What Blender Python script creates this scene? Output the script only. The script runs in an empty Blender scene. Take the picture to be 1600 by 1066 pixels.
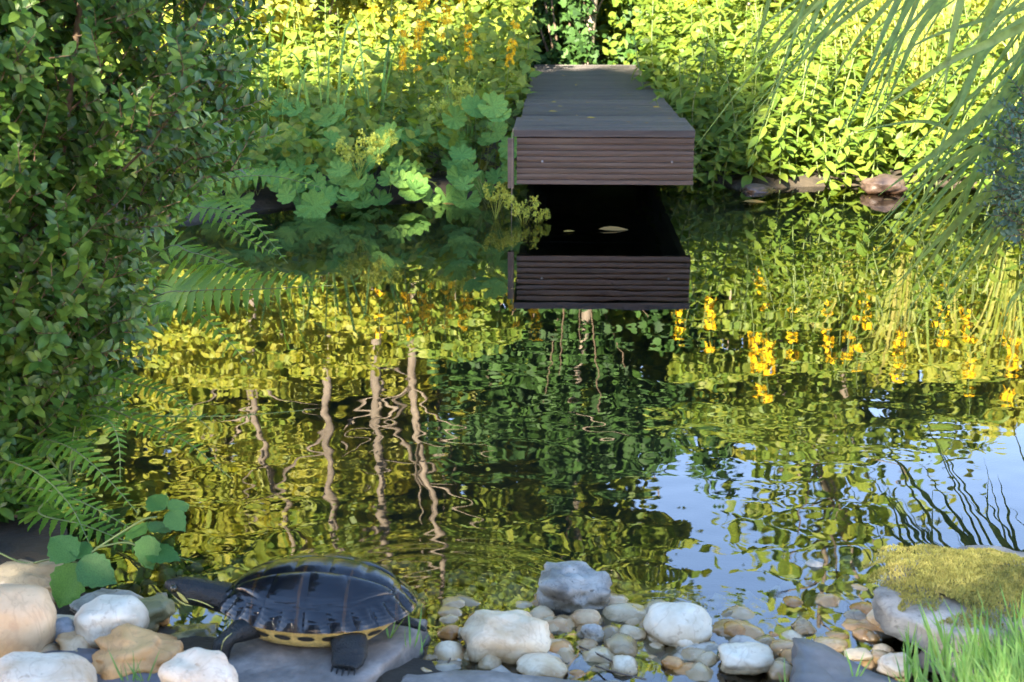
import bpy, bmesh, math, random
import numpy as np
from mathutils import Vector, Matrix, Euler, noise as mnoise

random.seed(7)
RNG = np.random.default_rng(7)
R = math.radians
scene = bpy.context.scene
COL = scene.collection

# ------------------------------------------------------------------ camera, sky, sun, exposure
CAM_H, PITCH, FPX = 0.90, R(14.8), 2200.0
cam_data = bpy.data.cameras.new("camera")
cam_data.lens = FPX / 1600 * 36.0
cam_data.sensor_width = 36.0
cam_data.clip_start, cam_data.clip_end = 0.05, 400.0
cam_data.dof.use_dof = True
cam_data.dof.focus_distance = 3.0
cam_data.dof.aperture_fstop = 11.0
cam = bpy.data.objects.new("camera", cam_data)
COL.objects.link(cam)
cam.location = (0, 0, CAM_H)
cam.rotation_euler = (math.pi / 2 - PITCH, 0, 0)
scene.camera = cam

SUN_EL, SUN_AZ = R(30.0), R(20.0)          # light travels towards +y and a little +x
SUN_DIR = Vector((math.sin(SUN_AZ) * math.cos(SUN_EL), math.cos(SUN_AZ) * math.cos(SUN_EL), -math.sin(SUN_EL)))
world = bpy.data.worlds.new("World")
scene.world = world
world.use_nodes = True
wn, wl = world.node_tree.nodes, world.node_tree.links
wn.clear()
sky = wn.new("ShaderNodeTexSky")
sky.sky_type = 'NISHITA'
sky.sun_disc = False
sky.sun_elevation = SUN_EL
sky.sun_rotation = math.pi + SUN_AZ
sky.dust_density = 0.0
sky.altitude = 1500.0
sky.air_density = 1.0
sky.ozone_density = 1.5
bg = wn.new("ShaderNodeBackground")
bg.inputs["Strength"].default_value = 0.12
wo = wn.new("ShaderNodeOutputWorld")
hs = wn.new("ShaderNodeHueSaturation")
hs.inputs["Saturation"].default_value = 1.25
wb = wn.new("ShaderNodeMix"); wb.data_type = 'RGBA'; wb.blend_type = 'MULTIPLY'; wb.inputs[0].default_value = 1.0
wb.inputs[7].default_value = (1.66, 0.96, 0.76, 1)      # the camera's white balance for the shade
wl.new(sky.outputs[0], hs.inputs["Color"])
wl.new(hs.outputs[0], wb.inputs[6])
wl.new(wb.outputs[2], bg.inputs[0])
wl.new(bg.outputs[0], wo.inputs[0])

sun_data = bpy.data.lights.new("sun", 'SUN')
sun_data.energy = 5.0
sun_data.angle = R(0.5)
sun_data.color = (1.0, 0.89, 0.70)
sun = bpy.data.objects.new("sun", sun_data)
COL.objects.link(sun)
sun.rotation_euler = SUN_DIR.to_track_quat('-Z', 'Y').to_euler()

scene.view_settings.view_transform = 'Standard'
scene.view_settings.look = 'None'
scene.view_settings.gamma = 1.0
scene.view_settings.use_curve_mapping = False
scene.view_settings.exposure = 3.4
scene.cycles.use_denoising = True
scene.cycles.max_bounces = 8
scene.cycles.diffuse_bounces = 4
scene.cycles.glossy_bounces = 3
scene.cycles.transmission_bounces = 4
scene.cycles.transparent_max_bounces = 8
scene.cycles.caustics_reflective = False
scene.cycles.caustics_refractive = False

# ------------------------------------------------------------------ helpers
CP, SP = math.cos(PITCH), math.sin(PITCH)

def ray(px, py):
    xr, yr = (px - 800) / FPX, (533 - py) / FPX
    return Vector((xr, CP + yr * SP, -SP + yr * CP))

def at_z(px, py, z):
    d = ray(px, py)
    return Vector((0, 0, CAM_H)) + d * ((z - CAM_H) / d.z)

def at_y(px, py, y):
    d = ray(px, py)
    return Vector((0, 0, CAM_H)) + d * (y / d.y)

def px_per_m(p):
    return FPX / (p.y * CP + (CAM_H - p.z) * SP)

def tag(o, label=None, cat=None, group=None, kind=None):
    if label: o["label"] = label
    if cat: o["category"] = cat
    if group: o["group"] = group
    if kind: o["kind"] = kind
    return o

def empty(name, loc=(0, 0, 0), rz=0.0, sc=1.0, tilt=(0, 0)):
    o = bpy.data.objects.new(name, None)
    COL.objects.link(o)
    o.empty_display_size = 0.05
    o.matrix_basis = Matrix.Translation(loc) @ Euler((tilt[0], tilt[1], rz)).to_matrix().to_4x4() @ Matrix.Scale(sc, 4)
    return o

def link(name, me, parent=None, M=None):
    o = bpy.data.objects.new(name, me)
    COL.objects.link(o)
    if parent is not None: o.parent = parent
    if M is not None: o.matrix_basis = M
    return o

def mesh_py(name, V, F, mat, smooth=True):
    me = bpy.data.meshes.new(name)
    me.from_pydata([tuple(v) for v in V], [], F)
    me.materials.append(mat)
    if smooth: me.polygons.foreach_set("use_smooth", [True] * len(me.polygons))
    me.update()
    return me

def mesh_np(name, V, T, mat, tint=None, smooth=True):
    me = bpy.data.meshes.new(name)
    n, m, k = len(V), len(T), T.shape[1]
    me.vertices.add(n)
    me.vertices.foreach_set("co", np.ascontiguousarray(V, dtype=np.float32).ravel())
    me.loops.add(m * k)
    me.loops.foreach_set("vertex_index", np.ascontiguousarray(T, dtype=np.int32).ravel())
    me.polygons.add(m)
    me.polygons.foreach_set("loop_start", np.arange(0, m * k, k, dtype=np.int32))
    me.polygons.foreach_set("use_smooth", np.full(m, smooth))
    me.materials.append(mat)
    me.update(calc_edges=True)
    if tint is not None:
        a = me.attributes.new("tint", 'FLOAT', 'POINT')
        a.data.foreach_set("value", np.ascontiguousarray(tint, dtype=np.float32))
    return me

def frame_m(loc, ydir, nrm, s=1.0):
    """matrix whose +Y is ydir and whose +Z leans to nrm"""
    y = Vector(ydir).normalized()
    n = Vector(nrm)
    x = y.cross(n)
    if x.length < 1e-5: x = y.orthogonal()
    x.normalize()
    z = x.cross(y)
    return Matrix(((x.x * s, y.x * s, z.x * s, loc[0]), (x.y * s, y.y * s, z.y * s, loc[1]), (x.z * s, y.z * s, z.z * s, loc[2]), (0, 0, 0, 1)))

class Batch:
    """many small faces joined into one mesh"""
    def __init__(self):
        self.V, self.T, self.tint, self.n = [], [], [], 0
    def add(self, tv, tt, mats, tints):
        mats = np.asarray(mats, dtype=np.float64)
        if len(mats) == 0: return
        v = np.einsum('nij,vj->nvi', mats[:, :3, :3], tv) + mats[:, None, :3, 3]
        N, k = len(mats), len(tv)
        self.V.append(v.reshape(-1, 3))
        off = self.n + np.arange(N)[:, None, None] * k
        self.T.append((tt[None] + off).reshape(-1, 3))
        self.tint.append(np.repeat(np.asarray(tints), k))
        self.n += N * k
    def raw(self, v, t, tint=0.0):
        v, t = np.asarray(v, dtype=float), np.asarray(t)
        if t.shape[1] == 4: t = np.concatenate([t[:, :3], t[:, [0, 2, 3]]])
        self.V.append(v); self.T.append(t + self.n); self.tint.append(np.full(len(v), tint)); self.n += len(v)
    def mesh(self, name, mat):
        return mesh_np(name, np.concatenate(self.V), np.concatenate(self.T), mat, np.concatenate(self.tint))

def leaf_np(L=1.0, W=0.35, n=4, fold=0.18, droop=0.2, peak=0.45, tip=1.0, serr=0.0, twist=0.0):
    """leaf along +Y, upper side +Z; returns verts, triangles"""
    V, T = [(0, 0, 0)], []
    rows = []
    for i in range(1, n):
        t = i / n
        if t < peak: w = math.sin(t / peak * math.pi / 2) ** 0.8
        else: w = math.cos((t - peak) / (1 - peak) * math.pi / 2) ** tip
        w *= W * 0.5 * (1 + (serr if i % 2 else -serr))
        z = -droop * L * t * t
        tw = twist * t
        a = len(V)
        V += [(-w * math.cos(tw), t * L, z + w * fold - w * math.sin(tw)), (0, t * L, z), (w * math.cos(tw), t * L, z + w * fold + w * math.sin(tw))]
        rows.append(a)
    end = len(V); V.append((0, L, -droop * L))
    a = rows[0]
    T += [(0, a + 1, a), (0, a + 2, a + 1)]
    for a, b in zip(rows, rows[1:]):
        T += [(a, a + 1, b), (a + 1, b + 1, b), (a + 1, a + 2, b + 1), (a + 2, b + 2, b + 1)]
    a = rows[-1]
    T += [(a, a + 1, end), (a + 1, a + 2, end)]
    return np.array(V, dtype=float), np.array(T)

def tube_np(P, rad, k=6, cap=True):
    P = [Vector(p) for p in P]
    if not hasattr(rad, '__len__'): rad = [rad] * len(P)
    V, F = [], []
    prev = None
    for i, p in enumerate(P):
        d = (P[min(i + 1, len(P) - 1)] - P[max(i - 1, 0)]).normalized()
        if prev is None: x = d.orthogonal().normalized()
        else:
            x = prev - d * prev.dot(d)
            x = x.normalized() if x.length > 1e-6 else d.orthogonal().normalized()
        prev = x
        y = d.cross(x)
        for j in range(k):
            a = 2 * math.pi * j / k
            V.append(tuple(p + (x * math.cos(a) + y * math.sin(a)) * rad[i]))
    for i in range(len(P) - 1):
        for j in range(k):
            a, b = i * k + j, i * k + (j + 1) % k
            F.append((a, b, b + k, a + k))
    if cap:
        n = len(V)
        V.append(tuple(P[0])); V.append(tuple(P[-1]))
        b = (len(P) - 1) * k
        for j in range(k):
            F.append((n, (j + 1) % k, j, n)[:3]); F.append((n + 1, b + j, b + (j + 1) % k))
    return V, F

def tube_tri(P, rad, k=5):
    V, F = tube_np(P, rad, k, False)
    return np.array(V), np.array(F)

def bez(P, n):
    """smooth curve through points (Catmull-Rom)"""
    P = [Vector(p) for p in P]
    Q = [P[0] * 2 - P[1]] + P + [P[-1] * 2 - P[-2]]
    out = []
    m = len(P) - 1
    for i in range(n + 1):
        t = i / n * m
        k = min(int(t), m - 1); f = t - k
        a, b, c, d = Q[k], Q[k + 1], Q[k + 2], Q[k + 3]
        out.append(0.5 * ((2 * b) + (c - a) * f + (2 * a - 5 * b + 4 * c - d) * f * f + (3 * b - a - 3 * c + d) * f ** 3))
    return out

def rnd(a, b): return random.uniform(a, b)

def rvec():
    while True:
        v = Vector((rnd(-1, 1), rnd(-1, 1), rnd(-1, 1)))
        if 0.05 < v.length < 1: return v.normalized()

# ------------------------------------------------------------------ materials
def new_mat(name):
    m = bpy.data.materials.new(name)
    m.use_nodes = True
    nt = m.node_tree
    nt.nodes.clear()
    out = nt.nodes.new("ShaderNodeOutputMaterial")
    return m, nt.nodes, nt.links, out

def ramp(N, stops):
    r = N.new("ShaderNodeValToRGB")
    e = r.color_ramp.elements
    while len(e) < len(stops): e.new(0.5)
    for el, (p, c) in zip(e, stops):
        el.position = p
        el.color = (c[0], c[1], c[2], 1)
    return r

def math_n(N, L, op, a, b=None):
    n = N.new("ShaderNodeMath"); n.operation = op
    for i, v in enumerate((a, b)):
        if v is None: continue
        if isinstance(v, (int, float)): n.inputs[i].default_value = v
        else: L.new(v, n.inputs[i])
    return n.outputs[0]

def leaf_mat(name, cols, trans=0.35, tcol=None, rough=0.45, spec=0.4, vein=0.0, grain=60.0):
    m, N, L, out = new_mat(name)
    at = N.new("ShaderNodeAttribute"); at.attribute_name = "tint"
    oi = N.new("ShaderNodeObjectInfo")
    f = math_n(N, L, 'FRACT', math_n(N, L, 'ADD', at.outputs["Fac"], oi.outputs["Random"]))
    r = ramp(N, [(i / (len(cols) - 1), c) for i, c in enumerate(cols)])
    L.new(f, r.inputs[0])
    tc = N.new("ShaderNodeTexCoord")
    nz = N.new("ShaderNodeTexNoise"); nz.inputs["Scale"].default_value = grain; nz.inputs["Detail"].default_value = 3
    L.new(tc.outputs["Object"], nz.inputs["Vector"])
    hsv = N.new("ShaderNodeHueSaturation")
    mr = N.new("ShaderNodeMapRange"); mr.inputs[1].default_value = 0.3; mr.inputs[2].default_value = 0.7
    mr.inputs[3].default_value = 0.72; mr.inputs[4].default_value = 1.25
    L.new(nz.outputs[0], mr.inputs[0]); L.new(mr.outputs[0], hsv.inputs["Value"]); L.new(r.outputs[0], hsv.inputs["Color"])
    b = N.new("ShaderNodeBsdfPrincipled")
    b.inputs["Roughness"].default_value = rough
    b.inputs["Specular IOR Level"].default_value = spec
    L.new(hsv.outputs[0], b.inputs["Base Color"])
    t = N.new("ShaderNodeBsdfTranslucent")
    mx = N.new("ShaderNodeMix"); mx.data_type = 'RGBA'; mx.blend_type = 'MULTIPLY'; mx.inputs[0].default_value = 1.0
    L.new(hsv.outputs[0], mx.inputs[6])
    tc_ = tcol or (1.5, 1.35, 0.6)
    mx.inputs[7].default_value = (*tc_, 1)
    L.new(mx.outputs[2], t.inputs[0])
    ms = N.new("ShaderNodeMixShader"); ms.inputs[0].default_value = trans
    L.new(b.outputs[0], ms.inputs[1]); L.new(t.outputs[0], ms.inputs[2])
    L.new(ms.outputs[0], out.inputs[0])
    return m

def solid_mat(name, c1, c2, scale=20, rough=0.6, bump=0.3, dist=0.004, spec=0.5, stretch=(1, 1, 1), c3=None, coat=0.0, detail=6):
    m, N, L, out = new_mat(name)
    tc = N.new("ShaderNodeTexCoord")
    oi = N.new("ShaderNodeObjectInfo")
    mp = N.new("ShaderNodeMapping"); mp.inputs["Scale"].default_value = stretch
    L.new(tc.outputs["Object"], mp.inputs["Vector"])
    off = N.new("ShaderNodeVectorMath"); off.operation = 'ADD'
    sc = math_n(N, L, 'MULTIPLY', oi.outputs["Random"], 40.0)
    L.new(mp.outputs[0], off.inputs[0]); L.new(sc, off.inputs[1])
    nz = N.new("ShaderNodeTexNoise"); nz.inputs["Scale"].default_value = scale; nz.inputs["Detail"].default_value = detail
    nz.inputs["Roughness"].default_value = 0.62
    L.new(off.outputs[0], nz.inputs["Vector"])
    stops = [(0.32, c1), (0.68, c2)]
    if c3: stops = [(0.3, c1), (0.5, c3), (0.7, c2)]
    r = ramp(N, stops); L.new(nz.outputs[0], r.inputs[0])
    n2 = N.new("ShaderNodeTexNoise"); n2.inputs["Scale"].default_value = scale * 7; n2.inputs["Detail"].default_value = 4
    L.new(off.outputs[0], n2.inputs["Vector"])
    hsv = N.new("ShaderNodeHueSaturation")
    mr = N.new("ShaderNodeMapRange"); mr.inputs[1].default_value = 0.3; mr.inputs[2].default_value = 0.7
    mr.inputs[3].default_value = 0.8; mr.inputs[4].default_value = 1.12
    L.new(n2.outputs[0], mr.inputs[0])
    vary = N.new("ShaderNodeMapRange"); vary.inputs[3].default_value = .72; vary.inputs[4].default_value = 1.28
    L.new(oi.outputs["Random"], vary.inputs[0])
    L.new(math_n(N, L, 'MULTIPLY', mr.outputs[0], vary.outputs[0]), hsv.inputs["Value"]); L.new(r.outputs[0], hsv.inputs["Color"])
    b = N.new("ShaderNodeBsdfPrincipled")
    b.inputs["Roughness"].default_value = rough
    b.inputs["Specular IOR Level"].default_value = spec
    b.inputs["Coat Weight"].default_value = coat
    b.inputs["Coat Roughness"].default_value = 0.12
    L.new(hsv.outputs[0], b.inputs["Base Color"])
    ad = math_n(N, L, 'ADD', nz.outputs[0], math_n(N, L, 'MULTIPLY', n2.outputs[0], 0.35))
    bp = N.new("ShaderNodeBump"); bp.inputs["Strength"].default_value = bump; bp.inputs["Distance"].default_value = dist
    L.new(ad, bp.inputs["Height"]); L.new(bp.outputs[0], b.inputs["Normal"])
    L.new(b.outputs[0], out.inputs[0])
    return m

def stone_mat(name, c1, c2, vein, vscale=9, spots=0.0, rough=0.55):
    """stone: two tones, thin darker veins and pits"""
    m, N, L, out = new_mat(name)
    tc = N.new("ShaderNodeTexCoord"); oi = N.new("ShaderNodeObjectInfo")
    off = N.new("ShaderNodeVectorMath"); off.operation = 'ADD'
    L.new(tc.outputs["Object"], off.inputs[0]); L.new(math_n(N, L, 'MULTIPLY', oi.outputs["Random"], 30.0), off.inputs[1])
    nz = N.new("ShaderNodeTexNoise"); nz.inputs["Scale"].default_value = 14; nz.inputs["Detail"].default_value = 7; nz.inputs["Roughness"].default_value = 0.6
    L.new(off.outputs[0], nz.inputs["Vector"])
    r = ramp(N, [(0.33, c1), (0.62, c2)]); L.new(nz.outputs[0], r.inputs[0])
    n2 = N.new("ShaderNodeTexNoise"); n2.inputs["Scale"].default_value = vscale * 2.2; n2.inputs["Detail"].default_value = 5; n2.inputs["Distortion"].default_value = 1.6
    L.new(off.outputs[0], n2.inputs["Vector"])
    v = math_n(N, L, 'ABSOLUTE', math_n(N, L, 'SUBTRACT', n2.outputs[0], 0.5))
    vr = N.new("ShaderNodeMapRange"); vr.inputs[1].default_value = 0.0; vr.inputs[2].default_value = 0.03; vr.inputs[3].default_value = 0.32; vr.inputs[4].default_value = 0.0
    L.new(v, vr.inputs[0])
    n3 = N.new("ShaderNodeTexNoise"); n3.inputs["Scale"].default_value = 110; n3.inputs["Detail"].default_value = 3
    L.new(off.outputs[0], n3.inputs["Vector"])
    sp = N.new("ShaderNodeMapRange"); sp.inputs[1].default_value = 0.62; sp.inputs[2].default_value = 0.72; sp.inputs[3].default_value = 0.0; sp.inputs[4].default_value = spots
    L.new(n3.outputs[0], sp.inputs[0])
    fac = math_n(N, L, 'MAXIMUM', vr.outputs[0], sp.outputs[0])
    mx = N.new("ShaderNodeMix"); mx.data_type = 'RGBA'
    L.new(fac, mx.inputs[0]); L.new(r.outputs[0], mx.inputs[6]); mx.inputs[7].default_value = (*vein, 1)
    b = N.new("ShaderNodeBsdfPrincipled")
    geo = N.new("ShaderNodeNewGeometry"); sz = N.new("ShaderNodeSeparateXYZ"); L.new(geo.outputs["Position"], sz.inputs[0])
    hz = math_n(N, L, 'ADD', sz.outputs[2], math_n(N, L, 'MULTIPLY', math_n(N, L, 'SUBTRACT', nz.outputs[0], .5), .03))
    wet = N.new("ShaderNodeMapRange"); wet.inputs[1].default_value = .006; wet.inputs[2].default_value = .016; wet.inputs[3].default_value = 1.0; wet.inputs[4].default_value = 0.0
    L.new(hz, wet.inputs[0])                      # soaked and silty up to just above the waterline
    wm = N.new("ShaderNodeMix"); wm.data_type = 'RGBA'; wm.blend_type = 'MULTIPLY'
    L.new(math_n(N, L, 'MULTIPLY', wet.outputs[0], .8), wm.inputs[0]); L.new(mx.outputs[2], wm.inputs[6]); wm.inputs[7].default_value = (.62, .50, .33, 1)
    rr_ = N.new("ShaderNodeMapRange"); rr_.inputs[3].default_value = rough; rr_.inputs[4].default_value = .22
    L.new(wet.outputs[0], rr_.inputs[0]); L.new(rr_.outputs[0], b.inputs["Roughness"])
    L.new(wm.outputs[2], b.inputs["Base Color"])
    h = math_n(N, L, 'SUBTRACT', math_n(N, L, 'ADD', nz.outputs[0], math_n(N, L, 'MULTIPLY', n3.outputs[0], 0.2)), math_n(N, L, 'MULTIPLY', fac, 0.3))
    bp = N.new("ShaderNodeBump"); bp.inputs["Strength"].default_value = 0.5; bp.inputs["Distance"].default_value = 0.004
    L.new(h, bp.inputs["Height"]); L.new(bp.outputs[0], b.inputs["Normal"])
    L.new(b.outputs[0], out.inputs[0])
    return m

M = {}
M['box'] = leaf_mat("box leaf", [(.032, .088, .018), (.05, .125, .022), (.085, .18, .03), (.24, .37, .055), (.04, .10, .02)], .30, rough=.36, spec=.45)
M['box_skylit'] = leaf_mat("sky tinted box leaf", [(.06, .12, .08), (.085, .16, .105), (.12, .20, .12)], .2, rough=.38, spec=.5)  # the blue of skylit shade is put into this leaf colour
M['mantle'] = leaf_mat("lady's mantle leaf", [(.095, .20, .045), (.12, .235, .05), (.155, .27, .058)], .25, rough=.75, spec=.1, grain=25)
M['strife'] = leaf_mat("loosestrife leaf", [(.078, .135, .018), (.108, .175, .021), (.16, .205, .026), (.088, .155, .020)], .42, rough=.5, spec=.3)
M['gold'] = leaf_mat("golden shrub leaf", [(.22, .26, .03), (.29, .31, .035), (.36, .34, .05), (.17, .23, .03)], .45, rough=.5, spec=.3)
M['hedge'] = leaf_mat("hedge leaf", [(.11, .18, .025), (.17, .24, .033), (.26, .29, .04), (.09, .15, .022)], .45, rough=.5, spec=.3)
M['ivy'] = leaf_mat("ivy leaf", [(.018, .045, .012), (.03, .07, .015), (.05, .11, .02)], .18, rough=.6, spec=.2)  # leaf colours kept dark to stand in for shade behind the jetty
M['shade'] = leaf_mat("tree leaf", [(.03, .07, .015), (.05, .10, .02)], .1, rough=.5)
M['grass'] = leaf_mat("grass blade", [(.11, .25, .05), (.16, .31, .07), (.21, .34, .09)], .35, rough=.5, spec=.3)
M['reed'] = leaf_mat("reed blade", [(.15, .26, .09), (.19, .31, .11), (.25, .34, .10), (.16, .25, .07)], .4, rough=.45, spec=.4)
M['goldgrass'] = leaf_mat("sunlit grass blade", [(.24, .29, .04), (.30, .32, .06), (.36, .33, .09), (.18, .26, .04)], .4, rough=.5)
M['fern'] = leaf_mat("fern leaf", [(.11, .24, .03), (.15, .30, .035), (.21, .36, .045)], .45, rough=.5, spec=.3)
M['bramble'] = leaf_mat("bramble leaf", [(.06, .16, .04), (.085, .20, .045), (.10, .22, .04)], .35, rough=.5, spec=.35, grain=40)
M['moss'] = leaf_mat("moss", [(.22, .22, .06), (.30, .28, .085), (.38, .33, .11), (.24, .24, .07)], .2, rough=.8, spec=.1)
M['flower'] = leaf_mat("yellow flower", [(.70, .45, .008), (.70, .40, .006), (.72, .50, .010)], .25, tcol=(1.1, .9, .5), rough=.6, spec=.2)
M['lime'] = leaf_mat("lime flower froth", [(.32, .38, .06), (.42, .45, .09), (.36, .40, .05)], .3, rough=.7, spec=.2)
M['dead'] = leaf_mat("fallen leaf", [(.42, .30, .05), (.30, .19, .05), (.22, .13, .05)], .2, rough=.8, spec=.1)
M['stem'] = solid_mat("green stem", (.10, .15, .04), (.15, .19, .06), 30, .6, .1)
M['redstem'] = solid_mat("reddish stem", (.16, .08, .04), (.20, .14, .06), 30, .6, .1)
M['twig'] = solid_mat("twig bark", (.10, .065, .04), (.20, .14, .09), 60, .8, .4, .001)
M['bark'] = solid_mat("tree bark", (.11, .085, .06), (.24, .19, .14), 12, .85, .8, .01, stretch=(1, 1, .3), c3=(.17, .135, .10))
M['wood'] = solid_mat("dark weathered decking", (.022, .017, .012), (.085, .066, .050), 9, .55, .5, .002, stretch=(.35, 6, 6), c3=(.045, .036, .033))
M['woodside'] = solid_mat("brown decking board", (.040, .031, .021), (.115, .092, .068), 9, .55, .5, .002, stretch=(.35, 6, 6), c3=(.08, .055, .044))
M['steel'] = solid_mat("screw steel", (.2, .2, .2), (.35, .35, .35), 80, .4, .1)
M['cord'] = solid_mat("twine", (.2, .15, .10), (.3, .24, .17), 80, .9, .3)
M['slate'] = solid_mat("slate", (.11, .10, .09), (.21, .19, .17), 10, .55, .6, .006, c3=(.15, .145, .155))
M['slateb'] = solid_mat("blue slate", (.10, .10, .11), (.18, .175, .18), 9, .5, .5, .004, c3=(.135, .135, .145))
M['slab'] = solid_mat("grey brown flagstone", (.16, .14, .12), (.36, .31, .265), 13, .6, .7, .006, c3=(.22, .19, .165))
M['white'] = stone_mat("white stone", (.50, .38, .23), (.76, .66, .50), (.36, .24, .14), 7, .5)
M['whitepink'] = stone_mat("white pinkish stone", (.52, .36, .21), (.76, .64, .48), (.36, .22, .13), 10, .55)
M['tan'] = stone_mat("tan stone", (.48, .31, .16), (.66, .47, .27), (.36, .22, .12), 6, .35)
M['cream'] = stone_mat("cream stone", (.50, .31, .14), (.76, .61, .41), (.40, .25, .14), 8, .4)
M['orange'] = stone_mat("orange stone", (.46, .21, .06), (.66, .37, .14), (.28, .13, .05), 7, .3)
M['beige'] = stone_mat("beige stone", (.46, .34, .20), (.64, .52, .35), (.30, .24, .17), 8, .35)
M['marble'] = stone_mat("marbled grey stone", (.13, .12, .10), (.62, .58, .52), (.06, .055, .045), 16, .7)
M['crag'] = stone_mat("dark veined craggy stone", (.09, .08, .065), (.44, .41, .35), (.05, .045, .035), 18, .8)
M['wet'] = stone_mat("wet brown stone", (.28, .20, .11), (.44, .34, .20), (.14, .09, .05), 9, .4, rough=.4)
M['olive'] = stone_mat("algae covered stone", (.16, .14, .06), (.30, .26, .12), (.07, .06, .03), 9, .4, rough=.5)
M['rock'] = stone_mat("grey brown layered rock", (.13, .125, .11), (.36, .34, .30), (.07, .065, .055), 14, .6, rough=.7)
M['greystone'] = stone_mat("grey stone", (.20, .21, .22), (.30, .31, .32), (.12, .12, .12), 8, .2)
M['rosestone'] = stone_mat("rose brown stone", (.075, .046, .032), (.13, .085, .058), (.05, .032, .024), 8, .3)

def ground_mat():
    m, N, L, out = new_mat("soil and pond mud")
    geo = N.new("ShaderNodeNewGeometry")
    nz = N.new("ShaderNodeTexNoise"); nz.inputs["Scale"].default_value = 14; nz.inputs["Detail"].default_value = 8
    L.new(geo.outputs["Position"], nz.inputs["Vector"])
    soil = ramp(N, [(.3, (.018, .013, .008)), (.7, (.05, .036, .020))]); L.new(nz.outputs[0], soil.inputs[0])
    mud = ramp(N, [(.3, (.020, .020, .010)), (.7, (.05, .045, .02))]); L.new(nz.outputs[0], mud.inputs[0])
    sx = N.new("ShaderNodeSeparateXYZ"); L.new(geo.outputs["Position"], sx.inputs[0])
    mr = N.new("ShaderNodeMapRange"); mr.inputs[1].default_value = -.22; mr.inputs[2].default_value = -.05
    L.new(sx.outputs[2], mr.inputs[0])
    mx = N.new("ShaderNodeMix"); mx.data_type = 'RGBA'
    L.new(mr.outputs[0], mx.inputs[0]); L.new(mud.outputs[0], mx.inputs[6]); L.new(soil.outputs[0], mx.inputs[7])
    b = N.new("ShaderNodeBsdfPrincipled"); b.inputs["Roughness"].default_value = .9
    L.new(mx.outputs[2], b.inputs["Base Color"])
    bp = N.new("ShaderNodeBump"); bp.inputs["Strength"].default_value = .8; bp.inputs["Distance"].default_value = .02
    L.new(nz.outputs[0], bp.inputs["Height"]); L.new(bp.outputs[0], b.inputs["Normal"])
    L.new(b.outputs[0], out.inputs[0])
    return m

def water_mat():
    m, N, L, out = new_mat("pond water")
    fr = N.new("ShaderNodeFresnel"); fr.inputs["IOR"].default_value = WATER_IOR
    gl = N.new("ShaderNodeBsdfGlossy"); gl.inputs["Roughness"].default_value = 0.0
    gl.inputs["Color"].default_value = (1, 1, 1, 1)
    tr = N.new("ShaderNodeBsdfTransparent"); tr.inputs["Color"].default_value = (.86, .87, .70, 1)
    mx = N.new("ShaderNodeMixShader")
    L.new(fr.outputs[0], mx.inputs[0]); L.new(tr.outputs[0], mx.inputs[1]); L.new(gl.outputs[0], mx.inputs[2])
    L.new(mx.outputs[0], out.inputs[0])
    return m
WATER_IOR = 1.72
M['ground'] = ground_mat()
M['water'] = water_mat()

# ------------------------------------------------------------------ ground and water
POND = np.array([(-.80, 2.22), (-.66, 1.92), (-.42, 1.78), (-.12, 1.70), (.0, 1.60), (.5, 1.55), (.70, 1.70), (.95, 2.0), (1.25, 2.6), (1.9, 3.6), (2.8, 5.0),
                 (2.7, 6.0), (1.6, 6.05), (.95, 5.95), (.75, 6.5), (.0, 6.4), (-.15, 5.75), (-.9, 5.45), (-1.4, 4.8), (-1.5, 3.4), (-1.25, 2.7)])

def pond_sd(x, y):
    """signed distance to the pond outline, positive inside"""
    P = np.stack([x, y], -1)
    d = np.full(x.shape, 1e9)
    ins = np.zeros(x.shape, bool)
    n = len(POND)
    for i in range(n):
        a, b = POND[i], POND[(i + 1) % n]
        e = b - a
        w = P - a
        t = np.clip((w @ e) / (e @ e), 0, 1)
        q = w - t[..., None] * e
        d = np.minimum(d, np.sqrt((q ** 2).sum(-1)))
        c = (a[1] > y) != (b[1] > y)
        with np.errstate(divide='ignore', invalid='ignore'):
            xi = a[0] + (y - a[1]) / (b[1] - a[1] + 1e-12) * (b[0] - a[0])
        ins ^= c & (x < xi)
    return np.where(ins, d, -d)

def sstep(a, b, x):
    t = np.clip((x - a) / (b - a), 0, 1)
    return t * t * (3 - 2 * t)

def ground_z(x, y):
    x, y = np.asarray(x, float), np.asarray(y, float)
    s = pond_sd(x, y)
    near = sstep(2.9, 2.0, y)
    inside = -(.07 - .03 * near) * sstep(0, .10, s) - .62 * sstep(.22 + .15 * near, .95, s)
    outside = (.03 - .02 * near) * sstep(0, .06, -s) + .07 * sstep(.05 + .3 * near, .9, -s)
    wob = .006 * np.sin(x * 23 + 1.3 * np.sin(y * 17)) * np.cos(y * 19 + x * 5) + .01 * np.sin(x * 5.1 + 2) * np.cos(y * 4.3)
    return np.where(s > 0, inside, outside) + wob

def gz(x, y): return float(ground_z(np.array([x]), np.array([y]))[0])

def grid_axis(parts):
    out = []
    for a, b, n in parts: out.append(np.linspace(a, b, n, endpoint=False))
    out.append(np.array([parts[-1][1]]))
    return np.concatenate(out)

gx = grid_axis([(-120, -12, 10), (-12, -3, 22), (-3, 3, 170), (3, 12, 22), (12, 120, 10)])
gy = grid_axis([(-120, -12, 10), (-12, .6, 30), (.6, 7.2, 200), (7.2, 14, 30), (14, 160, 12)])
X, Y = np.meshgrid(gx, gy)
Z = ground_z(X.ravel(), Y.ravel())
nx, ny = len(gx), len(gy)
ii = (np.arange(ny - 1)[:, None] * nx + np.arange(nx - 1)[None]).ravel()
quads = np.stack([ii, ii + 1, ii + 1 + nx, ii + nx], 1)
ground = link("ground", mesh_np("ground", np.stack([X.ravel(), Y.ravel(), Z], 1), quads, M['ground']))
tag(ground, "dark soil banks and muddy bed around the garden pond", "ground", kind="structure")

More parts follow.
